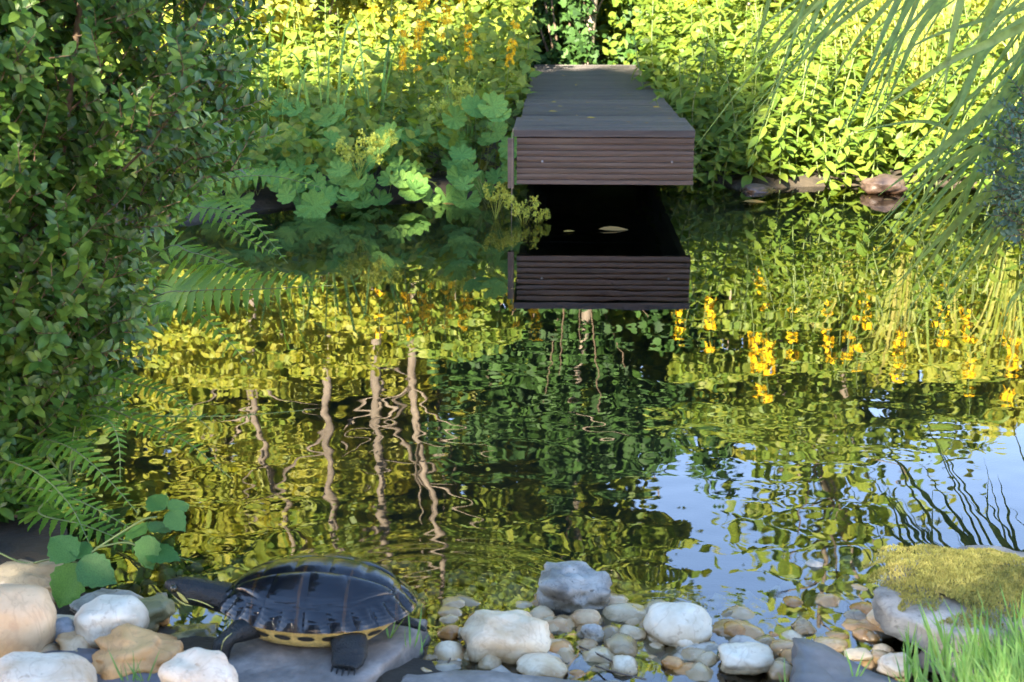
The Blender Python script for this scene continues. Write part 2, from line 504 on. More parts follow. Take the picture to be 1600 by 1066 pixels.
def water_h(x, y):
    rr = np.random.default_rng(3)
    h = np.zeros_like(x)
    # small breeze ripples, stronger in the middle of the pond than by the far bank
    env = (.16 + .9 * np.exp(-((y - 2.45) / .6) ** 2)) * (.55 + .45 * np.sin(x * 1.7 + .6) * np.sin(y * 1.3 + .4) ** 2)
    env *= np.where(x > .35, .75, 1.0)
    for i in range(55):
        lam = .05 * (5.0 ** rr.random())
        a = rr.normal(math.pi / 2, .75)
        k = 2 * math.pi / lam
        slope = .0019 * rr.uniform(.4, 1.2) * (lam / .1) ** .15
        h += env * slope / k * np.sin(k * (x * math.cos(a) + y * math.sin(a)) + rr.random() * 6.28)
    # rings spreading from the turtle's end of the flagstone
    for (cx, cy, lam, amp, r0, wd) in ((-.12, 1.84, .055, .034, .26, .045), (-.10, 1.86, .03, .008, .12, .08), (.22, 1.83, .028, .012, .06, .05), (.30, 1.86, .025, .012, .04, .05)):
        r = np.sqrt((x - cx) ** 2 + (y - cy) ** 2)
        k = 2 * math.pi / lam
        h += amp / k * np.sin(k * r) * np.exp(-((r - r0) / wd) ** 2)
    return h

wx = grid_axis([(-3.5, -1.3, 40), (-1.3, 1.3, 330), (1.3, 3.5, 90)])
wy = grid_axis([(1.3, 2.4, 200), (2.4, 3.6, 130), (3.6, 6.9, 170)])
X, Y = np.meshgrid(wx, wy)
nx, ny = len(wx), len(wy)
keep = pond_sd(X.ravel(), Y.ravel()) > -.12
ii = (np.arange(ny - 1)[:, None] * nx + np.arange(nx - 1)[None]).ravel()
quads = np.stack([ii, ii + 1, ii + 1 + nx, ii + nx], 1)
quads = quads[keep[quads].all(1)]
used = np.unique(quads)
remap = np.full(nx * ny, -1); remap[used] = np.arange(len(used))
V = np.stack([X.ravel(), Y.ravel(), water_h(X.ravel(), Y.ravel())], 1)[used]
water = link("pond_water", mesh_np("pond_water", V, remap[quads], M['water']))
tag(water, "rippled dark pond water mirroring the planted bank", "water", kind="structure")

# ------------------------------------------------------------------ dock
def box_bm(bm, x0, x1, y0, y1, z0, z1):
    vs = [bm.verts.new(c) for c in ((x0, y0, z0), (x1, y0, z0), (x1, y1, z0), (x0, y1, z0), (x0, y0, z1), (x1, y0, z1), (x1, y1, z1), (x0, y1, z1))]
    for f in ((0, 3, 2, 1), (4, 5, 6, 7), (0, 1, 5, 4), (1, 2, 6, 5), (2, 3, 7, 6), (3, 0, 4, 7)):
        bm.faces.new([vs[i] for i in f])

def bm_mesh(bm, name, mat, smooth=False):
    me = bpy.data.meshes.new(name)
    bm.normal_update()
    bm.to_mesh(me); bm.free()
    me.materials.append(mat)
    if smooth: me.polygons.foreach_set("use_smooth", [True] * len(me.polygons))
    return me

def grooved_board(name, length, width, thick, n, depth, mat):
    """board along X, grooves along its length, profile in (Y, Z-top); centred in X, Y from 0 to width, top at Z=thick"""
    prof = [(0, 0), (0, thick - .002), (.002, thick)]
    pitch = width / n
    for i in range(1, n):
        c = i * pitch
        g = .0036
        prof += [(c - g - .0015, thick), (c - g, thick - depth), (c + g, thick - depth), (c + g + .0015, thick)]
    prof += [(width - .002, thick), (width, thick - .002), (width, 0)]
    segs = 8
    V, F = [], []
    for s in range(segs + 1):
        x = -length / 2 + length * s / segs
        for (y, z) in prof:
            w = .0012 * mnoise.noise(Vector((x * 5, y * 30, z * 20)))
            V.append((x, y + w, z + w))
    k = len(prof)
    for s in range(segs):
        for j in range(k):
            a, b = s * k + j, s * k + (j + 1) % k
            F.append((a, a + k, b + k, b))
    F.append(tuple(range(k))); F.append(tuple(reversed(range(segs * k, segs * k + k))))
    return mesh_py(name, V, F, mat, False)

DK_Y0, DK_TOP = 5.14, .336
dl, dr = at_y(803, 212, DK_Y0).x, at_y(1086, 212, DK_Y0).x
DKW = dr - dl
dock = empty("wooden_dock", ((dl + dr) / 2, DK_Y0, 0), R(-1.8))
tag(dock, "dark weathered wooden jetty reaching over the pond from the far bank", "jetty")
pl_w = .138
pm = [grooved_board("deck plank", DKW, pl_w, .026, 7, .006, M['wood']) for _ in range(2)]
for i in range(25):
    o = link("plank", pm[i % 2], dock)
    sc = 1.0 if i < 3 else .955
    o.matrix_basis = Matrix.Translation((rnd(-.003, .003), .0 + i * (pl_w + .009), DK_TOP - .026 + rnd(-.0012, .0012) - (0 if i < 3 else .006))) @ Matrix.Rotation(R(rnd(-.15, .15)), 4, 'Z') @ Matrix.Diagonal((sc, 1, 1, 1))
fb = grooved_board("fascia board", DKW - .012, .172, .024, 8, .011, M['woodside'])
fo = link("fascia_board", fb, dock, Matrix.Translation((.004, .034, DK_TOP - .031 - .172)) @ Matrix.Rotation(R(90), 4, 'X'))
for sx in (-DKW / 2 + .10, DKW / 2 - .085):
    V, F = [], []
    for k in range(10):
        a = k / 10 * 6.283
        V.append((.0045 * math.cos(a), 0, .0045 * math.sin(a)))
    V += [(0, -.003, 0)]
    F = [(k, (k + 1) % 10, 10) for k in range(10)]
    link("screw", mesh_py("screw", V, F, M['steel'], False), fo, Matrix.Rotation(R(-90), 4, 'X') @ Matrix.Translation((sx, -.0262, .085)))
bm = bmesh.new(); box_bm(bm, -.012, .012, .0, 3.5, -.170, 0)
sb = bm_mesh(bm, "side board", M['woodside'])
for s in (-1, 1):
    link("side_board", sb, dock, Matrix.Translation((s * (DKW * .4775 - .014), .045, DK_TOP - .034)))
bm = bmesh.new(); box_bm(bm, -.03, .03, -.03, .03, -.75, .262)
pmesh = bm_mesh(bm, "post", M['woodside'])
for s, yy in ((-1, 1.9), (1, 1.9), (-1, 3.1), (1, 3.1)):
    link("post", pmesh, dock, Matrix.Translation((s * (DKW * .4775 - .06), yy, 0)))
bm = bmesh.new(); box_bm(bm, -.011, .011, -.02, .02, .12, .30)
link("corner_batten", bm_mesh(bm, "corner batten", M['woodside']), dock, Matrix.Translation((-DKW / 2 - .012, .022, 0)))
P = bez([(-DKW / 2 + .01, -.004, .342), (-DKW / 2 - .004, -.008, .330), (-DKW / 2 - .006, -.006, .2), (-DKW / 2 - .008, -.004, .06), (-DKW / 2 - .01, 0, -.05)], 14)
V, F = tube_np(P, .0013, 5)
tag(link("twine", mesh_py("twine", V, F, M['cord']), None, dock.matrix_basis.copy()), "pale twine hanging down the left front corner of the jetty", "twine")

# ------------------------------------------------------------------ stones
def stone_mesh(name, rx, ry, rz, mat, seed, rough=.12, craggy=0.0, box=2.3, lumps=0.0, sub=4):
    bm = bmesh.new()
    bmesh.ops.create_icosphere(bm, subdivisions=sub, radius=1.0)
    so = Vector((seed * 3.7, seed * 1.3, seed * 7.1))
    for v in bm.verts:
        p = v.co.copy()
        k = (abs(p.x) ** box + abs(p.y) ** box + abs(p.z) ** box) ** (1 / box)
        p = p / k
        n = mnoise.fractal(p * 1.1 + so, 1.0, 2.0, 3) * rough * 1.6
        n += mnoise.fractal(p * 5 + so, .8, 2.0, 3) * rough * .12
        if lumps: n += lumps * (mnoise.noise(p * 2.2 + so))
        if craggy:
            c = mnoise.turbulence(p * 2.6 + so, 4, True)
            n += craggy * (c - .6)
        p = p * (1 + n)
        v.co = Vector((p.x * rx, p.y * ry, p.z * rz))
    return bm_mesh(bm, name, mat, True)

NST = [0]
def stone(bbox, zc, mat, label, name="pebble", cat="stone", group=None, k=.85, rot=0.0, tilt=0.0, **kw):
    """a stone that fills this box of the photograph when its middle is at height zc"""
    x0, y0, x1, y1 = bbox
    if zc < -.014 and y0 > 850: zc += .010
    elif y0 > 850 and x0 > 650: zc -= .006
    c = at_z((x0 + x1) / 2, (y0 + y1) / 2, zc)
    s = px_per_m(c)
    rx, rv = (x1 - x0) / 2 / s, (y1 - y0) / 2 / s
    th = math.atan2(CAM_H - c.z, c.y)
    ry = min(rx * k, rv / math.sin(th) * .85)
    rz = math.sqrt(max(rv ** 2 - (ry * math.sin(th)) ** 2, (rx * .25) ** 2)) / math.cos(th)
    NST[0] += 1
    me = stone_mesh(name, rx, ry, rz, M[mat], NST[0] + kw.pop('seed', 0), **kw)
    o = link(name, me, None, Matrix.Translation(c) @ Euler((0, R(tilt), R(rot))).to_matrix().to_4x4())
    tag(o, label, cat, group)
    return o

# left bank, clockwise from the big one
stone((-60, 916, 83, 1040), .065, 'tan', "big smooth tan boulder at the far left edge", "boulder", box=2.5, rough=.08)
stone((-30, 1018, 148, 1120), .055, 'whitepink', "large pale pinkish white stone below the big tan boulder", "boulder", box=2.3, rough=.10)
stone((121, 934, 230, 1008), .055, 'white', "rounded white stone under the bramble leaf", box=2.5, rough=.10)
stone((74, 966, 124, 1014), .04, 'greystone', "smooth dark grey pebble wedged beside the big tan boulder", box=2.2)
stone((92, 988, 152, 1030), .035, 'cream', "small cream wedge shaped stone in front of the rounded white one", box=2.0, rough=.25, tilt=20)
stone((147, 986, 282, 1062), .045, 'orange', "lumpy orange brown stone beside the turtle", "boulder", lumps=.28, rough=.22, box=2.1)
stone((254, 1020, 370, 1100), .06, 'whitepink', "white stone in front of the turtle's flagstone", box=2.6, rough=.13, tilt=8)
stone((190, 935, 268, 985), .02, 'olive', "olive stone behind the rounded white stone", rough=.2)
stone((-20, 876, 120, 950), .02, 'wet', "dark brown rough rock at the foot of the box bush", "rock", rough=.25, craggy=.2)
stone((110, 925, 215, 975), .005, 'marble', "grey veined flat stone half under the bramble leaf", rough=.2)
stone((250, 975, 345, 1030), -.01, 'olive', "mossy stone between the orange stone and the turtle", rough=.25, craggy=.2)
stone((290, 925, 420, 985), -.035, 'olive', "yellow green sunken stone behind the turtle's head", rough=.22)
# middle group, half in the water
stone((727, 950, 857, 1044), .02, 'cream', "large round cream stone with brown patches right of the turtle", "boulder", box=2.25, rough=.16)
stone((836, 888, 952, 970), .012, 'crag', "craggy black and white rock at the back of the stone heap", "rock", craggy=.22, rough=.24, box=3.0)
stone((950, 908, 1022, 950), -.035, 'wet', "brown sunken stone right of the craggy rock", rough=.2)
stone((756, 915, 836, 956), -.045, 'beige', "pale sunken stone left of the craggy rock", rough=.15)
stone((668, 930, 752, 972), -.05, 'olive', "greenish sunken stone just right of the turtle's shell", rough=.2)
stone((934, 942, 1022, 995), -.005, 'beige', "oval beige stone with wet sheen left of the big white oval", box=2.2, rough=.10)
stone((1008, 942, 1112, 1012), .02, 'white', "big white oval stone standing highest in the heap", box=2.4, rough=.08)
stone((890, 953, 938, 985), .008, 'tan', "small round tan stone under the craggy rock", rough=.14)
stone((836, 964, 906, 1008), -.02, 'tan', "tan sunken stone touching the large cream stone", rough=.2)
stone((905, 977, 947, 1012), .006, 'marble', "small grey and white speckled stone below the round tan one", rough=.2)
stone((965, 979, 1010, 1008), .004, 'beige', "little beige oval stone left of the big white oval", rough=.12)
stone((853, 1005, 897, 1036), .004, 'cream', "little cream stone at lower right of the large cream stone", rough=.15)
stone((890, 1000, 938, 1036), -.006, 'tan', "squarish tan stone in the middle of the heap", rough=.2, box=3)
stone((806, 1023, 889, 1063), .012, 'cream', "long cream stone with orange end in front of the large cream stone", rough=.13, tilt=6)
stone((936, 1006, 998, 1033), -.004, 'whitepink', "flat whitish stone below the oval beige stone", rough=.15)
stone((907, 1026, 959, 1058), -.006, 'beige', "grey beige stone by the front flagstone", rough=.2)
stone((956, 1030, 1010, 1060), -.012, 'whitepink', "pale sunken stone with twigs over it at the front", rough=.2)
stone((1038, 1000, 1130, 1048), -.004, 'marble', "broad marbled stone below the big white oval", rough=.2, craggy=.12)
stone((1125, 1006, 1206, 1052), .018, 'white', "white angular stone by the dark water at the front", box=2.8, rough=.14)
stone((1104, 970, 1194, 1014), -.018, 'tan', "long tan sunken stone right of the big white oval", rough=.14, rot=-15)
stone((1168, 968, 1244, 1008), -.012, 'marble', "reddish grey marbled stone right of the long tan one", rough=.2)
stone((1197, 1000, 1250, 1042), .0, 'tan', "tan stone leaning on the tip of the blue slate", rough=.18)
stone((1222, 964, 1308, 1000), -.012, 'wet', "wet brown stone behind the tip of the blue slate", rough=.2)
stone((1294, 911, 1370, 945), -.006, 'tan', "golden brown stone breaking the surface left of the mossy rock", rough=.16)
stone((1305, 940, 1394, 972), -.04, 'beige', "flat sunken stone with a yellow stalk left of the mossy rock", rough=.16)
stone((1305, 966, 1394, 1016), -.008, 'tan', "broad tan stone behind the blue slate", rough=.16, box=2.8)
stone((1272, 996, 1324, 1022), .006, 'white', "white stone lying along the edge of the blue slate", rough=.15)
stone((1320, 1013, 1362, 1033), .02, 'beige', "small round beige pebble on the long side of the blue slate", rough=.12)
stone((1374, 1022, 1430, 1056), .03, 'whitepink', "pale pink stone among the grass by the blue slate", rough=.16)
stone((1480, 1026, 1518, 1050), .04, 'whitepink', "small pale chip of stone deep in the grass", rough=.25)
stone((662, 1022, 686, 1046), .0, 'wet', "tiny brown stone by the crack beside the turtle's flagstone", rough=.2)
stone((668, 1001, 738, 1030), -.012, 'marble', "grey marbled stone between flagstone and large cream stone", rough=.2)
stone((702, 1024, 726, 1048), -.004, 'wet', "tiny tan stone under the large cream stone", rough=.2)
stone((1395, 965, 1450, 1010), -.0, 'olive', "dark wet stone under the mossy rock's left end", rough=.2)
stone((1440, 970, 1580, 1003), .022, 'slab', "flat pale slab tucked under the mossy rock", "flat_stone", k=.9, rough=.15, craggy=.12)
# far bank
stone((1348, 274, 1412, 306), .03, 'rosestone', "pink brown stone at the sunlit far water's edge", "rock", rough=.2)
stone((1155, 288, 1208, 308), .0, 'rosestone', "brown stone at the water's edge right of the jetty", "rock", rough=.2)

# small pebbles packed between the bigger stones
random.seed(17)
peb = [(stone_mesh("pebble", .016, .013, .010, M[m_], 200 + i, rough=.16, sub=3)) for i, m_ in enumerate(('white', 'tan', 'cream', 'beige', 'wet', 'whitepink', 'marble', 'orange'))]
pebs = []
for i in range(175):
    if i < 160: px, py, zz = rnd(660, 1410), rnd(940, 1062), rnd(-.016, .002)
    else: px, py, zz = rnd(40, 330), rnd(955, 1050), .022
    p = at_z(px, py, zz)
    s_ = rnd(.6, 1.1) if random.random() < .5 else rnd(1.1, 2.0)
    if py < 965 and zz > -.008: p.z -= .010
    o = link("pebble", peb[random.choice((0, 1, 1, 2, 2, 3, 3, 4, 4, 5, 6, 7, 7))], None, Matrix.Translation(p) @ Euler((rnd(-.3, .3), rnd(-.3, .3), rnd(0, 6))).to_matrix().to_4x4() @ Matrix.Scale(s_, 4))
    if i < 160: tag(o, "small pebble filling a gap in the wet stone heap", "pebble", "small pebbles in the wet stone heap")
    else: tag(o, "small dry pebble between the left bank's larger stones", "pebble", "small pebbles between the left stones")

# small gravel between the stones
gb = Batch()
bm = bmesh.new(); bmesh.ops.create_icosphere(bm, subdivisions=1, radius=1.0)
tv = np.array([v.co[:] for v in bm.verts]); tt = np.array([[v.index for v in f.verts] for f in bm.faces]); bm.free()
mats, tints = [], []
for i in range(2600):
    x, y = rnd(-.62, .85), rnd(1.56, 2.12)
    s = rnd(.005, .017) * (1.5 if random.random() < .15 else 1)
    z = gz(x, y) + s * rnd(.2, .9)
    if z > -.006 or z < -.11: continue
    m = Matrix.Translation((x, y, z)) @ Euler((rnd(0, 6), rnd(0, 6), rnd(0, 6))).to_matrix().to_4x4() @ Matrix.Diagonal((s, s * rnd(.6, 1), s * rnd(.45, .8), 1))
    mats.append(np.array(m)); tints.append(random.random())
gb.add(tv, tt, mats, tints)
M['gravel'] = leaf_mat("gravel", [(.28, .20, .10), (.46, .36, .22), (.36, .25, .12), (.20, .17, .12), (.58, .50, .40)], 0.0, rough=.6)
tag(link("gravel", gb.mesh("gravel", M['gravel'])), "fine wet gravel under and between the stones", "gravel", kind="stuff")

# ------------------------------------------------------------------ flagstones
def slab(name, poly, ztop, thick, mat, label, cat="flagstone", seed=1, rough=.004, inset=.012):
    pts = [at_z(px, py, ztop) for px, py in poly]
    # densify the outline with small irregularities
    out = []
    n = len(pts)
    for i in range(n):
        a, b = pts[i], pts[(i + 1) % n]
        m = max(2, int((b - a).length / .012))
        nrm = Vector(((b - a).y, -(b - a).x, 0)).normalized()
        for j in range(m):
            p = a.lerp(b, j / m)
            w = mnoise.fractal(p * 22 + Vector((seed, 0, 0)), .9, 2.0, 3) * .006
            out.append(p + nrm * w)
    c = sum(out, Vector()) / len(out)
    rings = []
    V = []
    levels = [(1.0, -thick, .0), (1.0, -thick * .66, .004), (1.0, -thick * .33, -.002), (1.0, -.005, .0), (.97, 0, 0), (.75, 0, 0), (.5, 0, 0), (.25, 0, 0)]
    for (s, dz, push) in levels:
        r = []
        for p in out:
            q = c + (p - c) * s
            d = (p - c).normalized()
            q = q + d * (push + (.007 * mnoise.noise(Vector((p.x * 60, p.y * 60, dz * 90 + seed))) if dz < -.004 else 0))
            zz = ztop + dz + (mnoise.fractal(Vector((q.x * 14, q.y * 14, seed)), .8, 2, 4) * rough if dz > -thick * .9 else 0)
            r.append(len(V)); V.append((q.x - c.x, q.y - c.y, zz - ztop))
        rings.append(r)
    cen = len(V); V.append((0, 0, 0))
    F = []
    m = len(out)
    for a, b in zip(rings, rings[1:]):
        for j in range(m): F.append((a[j], a[(j + 1) % m], b[(j + 1) % m], b[j]))
    for j in range(m): F.append((rings[-1][j], rings[-1][(j + 1) % m], cen))
    me = mesh_py(name, V, F, M[mat], True)
    bm = bmesh.new(); bm.from_mesh(me); bmesh.ops.recalc_face_normals(bm, faces=bm.faces); bm.to_mesh(me); bm.free()
    o = link(name, me, None, Matrix.Translation((c.x, c.y, ztop)))
    return tag(o, label, cat)

SLAB_Z = .035
slab("flagstone", [(318, 1040), (345, 1008), (420, 972), (560, 958), (672, 964), (652, 990), (632, 1012), (598, 1040), (562, 1070), (520, 1125), (300, 1125)], SLAB_Z, .05, 'slab', "rough grey brown flagstone that the turtle stands on", seed=1)
slab("flagstone", [(632, 1052), (740, 1045), (900, 1060), (1010, 1068), (1010, 1130), (600, 1130)], .028, .04, 'slab', "grey flagstone along the bottom edge before the cream stones", seed=5)
slab("flagstone", [(1240, 994), (1262, 996), (1330, 1030), (1440, 1082), (1440, 1140), (1242, 1140)], .05, .035, 'slateb', "blue grey slate with a pointed corner by the white stones", seed=9)
slab("flagstone", [(60, 1020), (110, 1008), (240, 1030), (262, 1060), (250, 1130), (60, 1130)], .04, .03, 'slate', "dark slate under the pale stones at lower left", seed=12)
slab("flagstone", [(1440, 1010), (1530, 985), (1640, 960), (1700, 1040), (1560, 1060)], .035, .03, 'slab', "grey flagstone behind the grass at lower right", seed=15)

# mossy rock
mr = slab("mossy_rock", [(1366, 918), (1386, 952), (1450, 978), (1530, 986), (1640, 972), (1720, 940), (1700, 880), (1600, 858), (1500, 850), (1415, 866)], .070, .036, 'rock', "flat grey rock with a thick yellow green moss cushion", "rock", seed=21, rough=.01)
mb = Batch()
tv, tt = leaf_np(1.0, .30, 3, .1, .25)
c0 = mr.matrix_basis.translation
mats, tints = [], []
ctr = at_z(1522, 902, .080)
for i in range(30000):
    a, r = rnd(0, 6.283), math.sqrt(random.random())
    rr = r * (1 + .10 * math.sin(3 * a + 1) + .06 * math.sin(7 * a))
    x, y = ctr.x + rr * .150 * math.cos(a), ctr.y + rr * .135 * math.sin(a)
    if r > .55 and mnoise.noise(Vector((x * 30, y * 30, 9))) < (r - .95) * 1.6: continue
    z = .067 + .024 * (1 - r ** 2.5) + .004 * mnoise.noise(Vector((x * 40, y * 40, 0)))
    d = Vector((rnd(-.7, .7), rnd(-.7, .7), 1))
    L_ = rnd(.003, .0065)
    mats.append(np.array(frame_m((x - c0.x, y - c0.y, z - c0.z), d, rvec(), L_))); tints.append(.5 + .5 * mnoise.noise(Vector((x * 25, y * 25, 3))) + rnd(-.15, .15))
mb.add(tv, tt, mats, tints)
V, F = [], []
for i in range(9):
    for j in range(28):
        a = j / 28 * 6.283; r = i / 8 * .60
        rr = r * (1 + .10 * math.sin(3 * a + 1) + .06 * math.sin(7 * a))
        V.append((ctr.x + rr * .135 * math.cos(a) - c0.x, ctr.y + rr * .125 * math.sin(a) - c0.y, .0625 + .024 * (1 - r ** 2.5) + .003 * mnoise.noise(Vector((a * 9, r * 14, 2))) - c0.z))
F = [(i * 28 + j, i * 28 + (j + 1) % 28, (i + 1) * 28 + (j + 1) % 28, (i + 1) * 28 + j) for i in range(8) for j in range(28)]
mb.raw(V, np.array(F), .1)
tag(link("moss", mb.mesh("moss", M['moss']), mr), kind="stuff")

# ------------------------------------------------------------------ turtle
def shell_mat():
    m, N, L, out = new_mat("wet dark shell")
    tc = N.new("ShaderNodeTexCoord")
    wv = N.new("ShaderNodeTexWave"); wv.inputs["Scale"].default_value = 60; wv.inputs["Distortion"].default_value = 5; wv.inputs["Detail"].default_value = 2
    wv.bands_direction = 'Z'; wv.inputs["Detail Scale"].default_value = .6
    L.new(tc.outputs["Object"], wv.inputs["Vector"])
    w2 = N.new("ShaderNodeTexWave"); w2.bands_direction = 'X'; w2.inputs["Scale"].default_value = 5.0; w2.inputs["Distortion"].default_value = 1.2; w2.inputs["Detail"].default_value = 2; w2.inputs["Phase Offset"].default_value = 2.2
    L.new(tc.outputs["Object"], w2.inputs["Vector"])
    r = ramp(N, [(0.0, (.005, .006, .009)), (.982, (.007, .007, .009)), (.998, (.032, .018, .008))])
    L.new(w2.outputs["Fac"], r.inputs[0])
    b = N.new("ShaderNodeBsdfPrincipled")
    b.inputs["Roughness"].default_value = .2
    b.inputs["Specular IOR Level"].default_value = .35
    b.inputs["Coat Weight"].default_value = .22; b.inputs["Coat Roughness"].default_value = .14
    L.new(r.outputs[0], b.inputs["Base Color"])
    nz = N.new("ShaderNodeTexNoise"); nz.inputs["Scale"].default_value = 55; nz.inputs["Detail"].default_value = 4
    L.new(tc.outputs["Object"], nz.inputs["Vector"])
    h = math_n(N, L, 'ADD', math_n(N, L, 'MULTIPLY', wv.outputs["Fac"], .16), nz.outputs[0])
    bp = N.new("ShaderNodeBump"); bp.inputs["Strength"].default_value = .55; bp.inputs["Distance"].default_value = .0016
    L.new(h, bp.inputs["Height"]); L.new(bp.outputs[0], b.inputs["Normal"]); L.new(bp.outputs[0], b.inputs["Coat Normal"])
    L.new(b.outputs[0], out.inputs[0])
    return m
M['shell'] = shell_mat()
M['skin'] = solid_mat("wet black turtle skin", (.006, .007, .008), (.016, .018, .016), 55, .42, 1.0, .005, spec=.35)
M['yellow'] = solid_mat("yellow plastron", (.50, .36, .10), (.66, .50, .18), 40, .4, .2, .001)
M['stripe'] = solid_mat("pale yellow stripe", (.42, .40, .10), (.55, .50, .16), 60, .45, .2, .001)
M['blotch'] = solid_mat("black blotch", (.010, .010, .010), (.03, .025, .015), 60, .35, .2, .001)
M['eye'] = solid_mat("turtle eye", (.02, .02, .012), (.05, .045, .02), 60, .08, 0, .001)

TA, TB, TH, TZ = .132, .094, .054, .042
def t_plan(p, q):
    w = 1.0 + .05 * (-p)
    return TA * p, TB * q * w
def t_z(p, q):
    r = math.hypot(p, q)
    def dome(r): return TZ + TH * max(0.0, 1 - min(r, .999) ** 2.3) ** .78 * (1 - .03 * p)
    if r <= .86: return dome(r)
    f = (r - .86) / .17
    z0 = dome(.86)
    return z0 * (1 - f) + (TZ - .003) * f + .004 * math.sin(f * math.pi) * -.6
def t_pt(p, q, lift=0.0):
    e = .01
    x, y = t_plan(p, q); z = t_z(p, q)
    a = Vector((*t_plan(p + e, q), t_z(p + e, q))) - Vector((x, y, z))
    b = Vector((*t_plan(p, q + e), t_z(p, q + e))) - Vector((x, y, z))
    n = a.cross(b).normalized()
    return Vector((x, y, z)) + n * lift

turtle_c = at_z(492, 998, SLAB_Z)
TUR = empty("turtle", (turtle_c.x, turtle_c.y + .035, SLAB_Z - .001), R(180 - 4), 1.0)
tag(TUR, "black pond turtle with yellow underside facing left on the flagstone", "turtle")
car_V, car_F = [], []
n1, n2 = 14, 48
for i in range(n1 + 1):
    for j in range(n2):
        a = j / n2 * 6.283; r = i / n1 * 1.025
        car_V.append(t_pt(r * math.cos(a), r * math.sin(a), -.0006))
for i in range(n1):
    for j in range(n2):
        car_F.append((i * n2 + j, (i + 1) * n2 + j, (i + 1) * n2 + (j + 1) % n2, i * n2 + (j + 1) % n2))
carap = link("carapace", mesh_py("carapace", car_V, car_F, M['shell']), TUR)

def scute(corner, name, n=7, lift=.0014, polar=False):
    V, F = [], []
    for i in range(n + 1):
        for j in range(n + 1):
            s, t = .006 + .988 * i / n, .006 + .988 * j / n
            a, b, c, d = [Vector(k) for k in corner]
            p = (a * (1 - s) + b * s) * (1 - t) + (d * (1 - s) + c * s) * t
            if polar: p = Vector((p.x * math.cos(p.y), p.x * math.sin(p.y)))
            e = max(abs(2 * i / n - 1), abs(2 * j / n - 1))
            V.append(t_pt(p.x, p.y, -.0005 if e > .99 else lift * (1 - e ** 3) + .0004))
    for i in range(n):
        for j in range(n):
            F.append((i * (n + 1) + j, (i + 1) * (n + 1) + j, (i + 1) * (n + 1) + j + 1, i * (n + 1) + j + 1))
    me = mesh_py(name, V, F, M['shell'])
    bm = bmesh.new(); bm.from_mesh(me); bmesh.ops.recalc_face_normals(bm, faces=bm.faces)
    if sum((f.normal.z for f in bm.faces)) < 0: bmesh.ops.reverse_faces(bm, faces=bm.faces)
    bm.to_mesh(me); bm.free()
    link(name, me, carap)
vb = [.83, .52, .19, -.17, -.52, -.83]
vw = [.19, .25, .27, .27, .25, .17]
for i in range(5):
    scute([(vb[i], -vw[i]), (vb[i], vw[i]), (vb[i + 1], vw[i + 1]), (vb[i + 1], -vw[i + 1])], "vertebral_scute")
cb = [.80, .36, .01, -.35, -.80]
cq = [.21, .265, .275, .265, .19]
ca = [R(17), R(60), R(91), R(122), R(163)]
for s in (-1, 1):
    for i in range(4):
        o0, o1 = ca[i], ca[i + 1]
        scute([(cb[i], s * cq[i]), (cb[i + 1], s * cq[i + 1]), (.85 * math.cos(o1), s * .85 * math.sin(o1)), (.85 * math.cos(o0), s * .85 * math.sin(o0))], "costal_scute", 8, .0017)
    for i in range(12):
        scute([(.865, s * R(i * 15 + .6)), (.865, s * R(i * 15 + 14.4)), (1.03, s * R(i * 15 + 14.4)), (1.03, s * R(i * 15 + .6))], "marginal_scute", 4, .0032, True)
# underside: bridge and plastron
V, F = [], []
prof = [(1.025, TZ - .003), (.99, TZ - .006), (.93, .024), (.84, .013), (.78, .008), (.5, .006), (0, .006)]
for (r, z) in prof:
    for j in range(48):
        a = j / 48 * 6.283
        x, y = t_plan(r * math.cos(a), r * math.sin(a))
        lift = .012 * max(0, abs(math.cos(a)) - .72) / .28 if r < .95 else 0
        V.append((x, y, z + lift))
F = [((i) * 48 + j, i * 48 + (j + 1) % 48, (i + 1) * 48 + (j + 1) % 48, (i + 1) * 48 + j) for i in range(len(prof) - 1) for j in range(48)]
plas = link("plastron", mesh_py("plastron", V, F, M['yellow']), TUR)
def under_pt(ang, f):
    """point on the bridge at polar angle, f 0 (rim) .. 1 (plastron)"""
    r = 1.0 - .20 * f
    z = TZ - .006 - (TZ - .006 - .010) * f
    x, y = t_plan(r * math.cos(ang), r * math.sin(ang))
    return Vector((x, y, z))
for s in (1, -1):
    for k in range(7):
        a0 = R(48 + k * 14.5)
        V, F = [], []
        for q in range(14):
            t = q / 14 * 6.283
            p = under_pt(s * (a0 + R(5.2) * math.cos(t)), .30 + .20 * math.sin(t))
            out = Vector((p.x, p.y, -.02)).normalized()
            V.append(p + out * .0022)
        V.append(sum(V, Vector()) / 14 + Vector((0, s * .0006, 0)))
        F = [(q, (q + 1) % 14, 14) for q in range(14)]
        link("blotch", mesh_py("blotch", V, F, M['blotch']), plas)
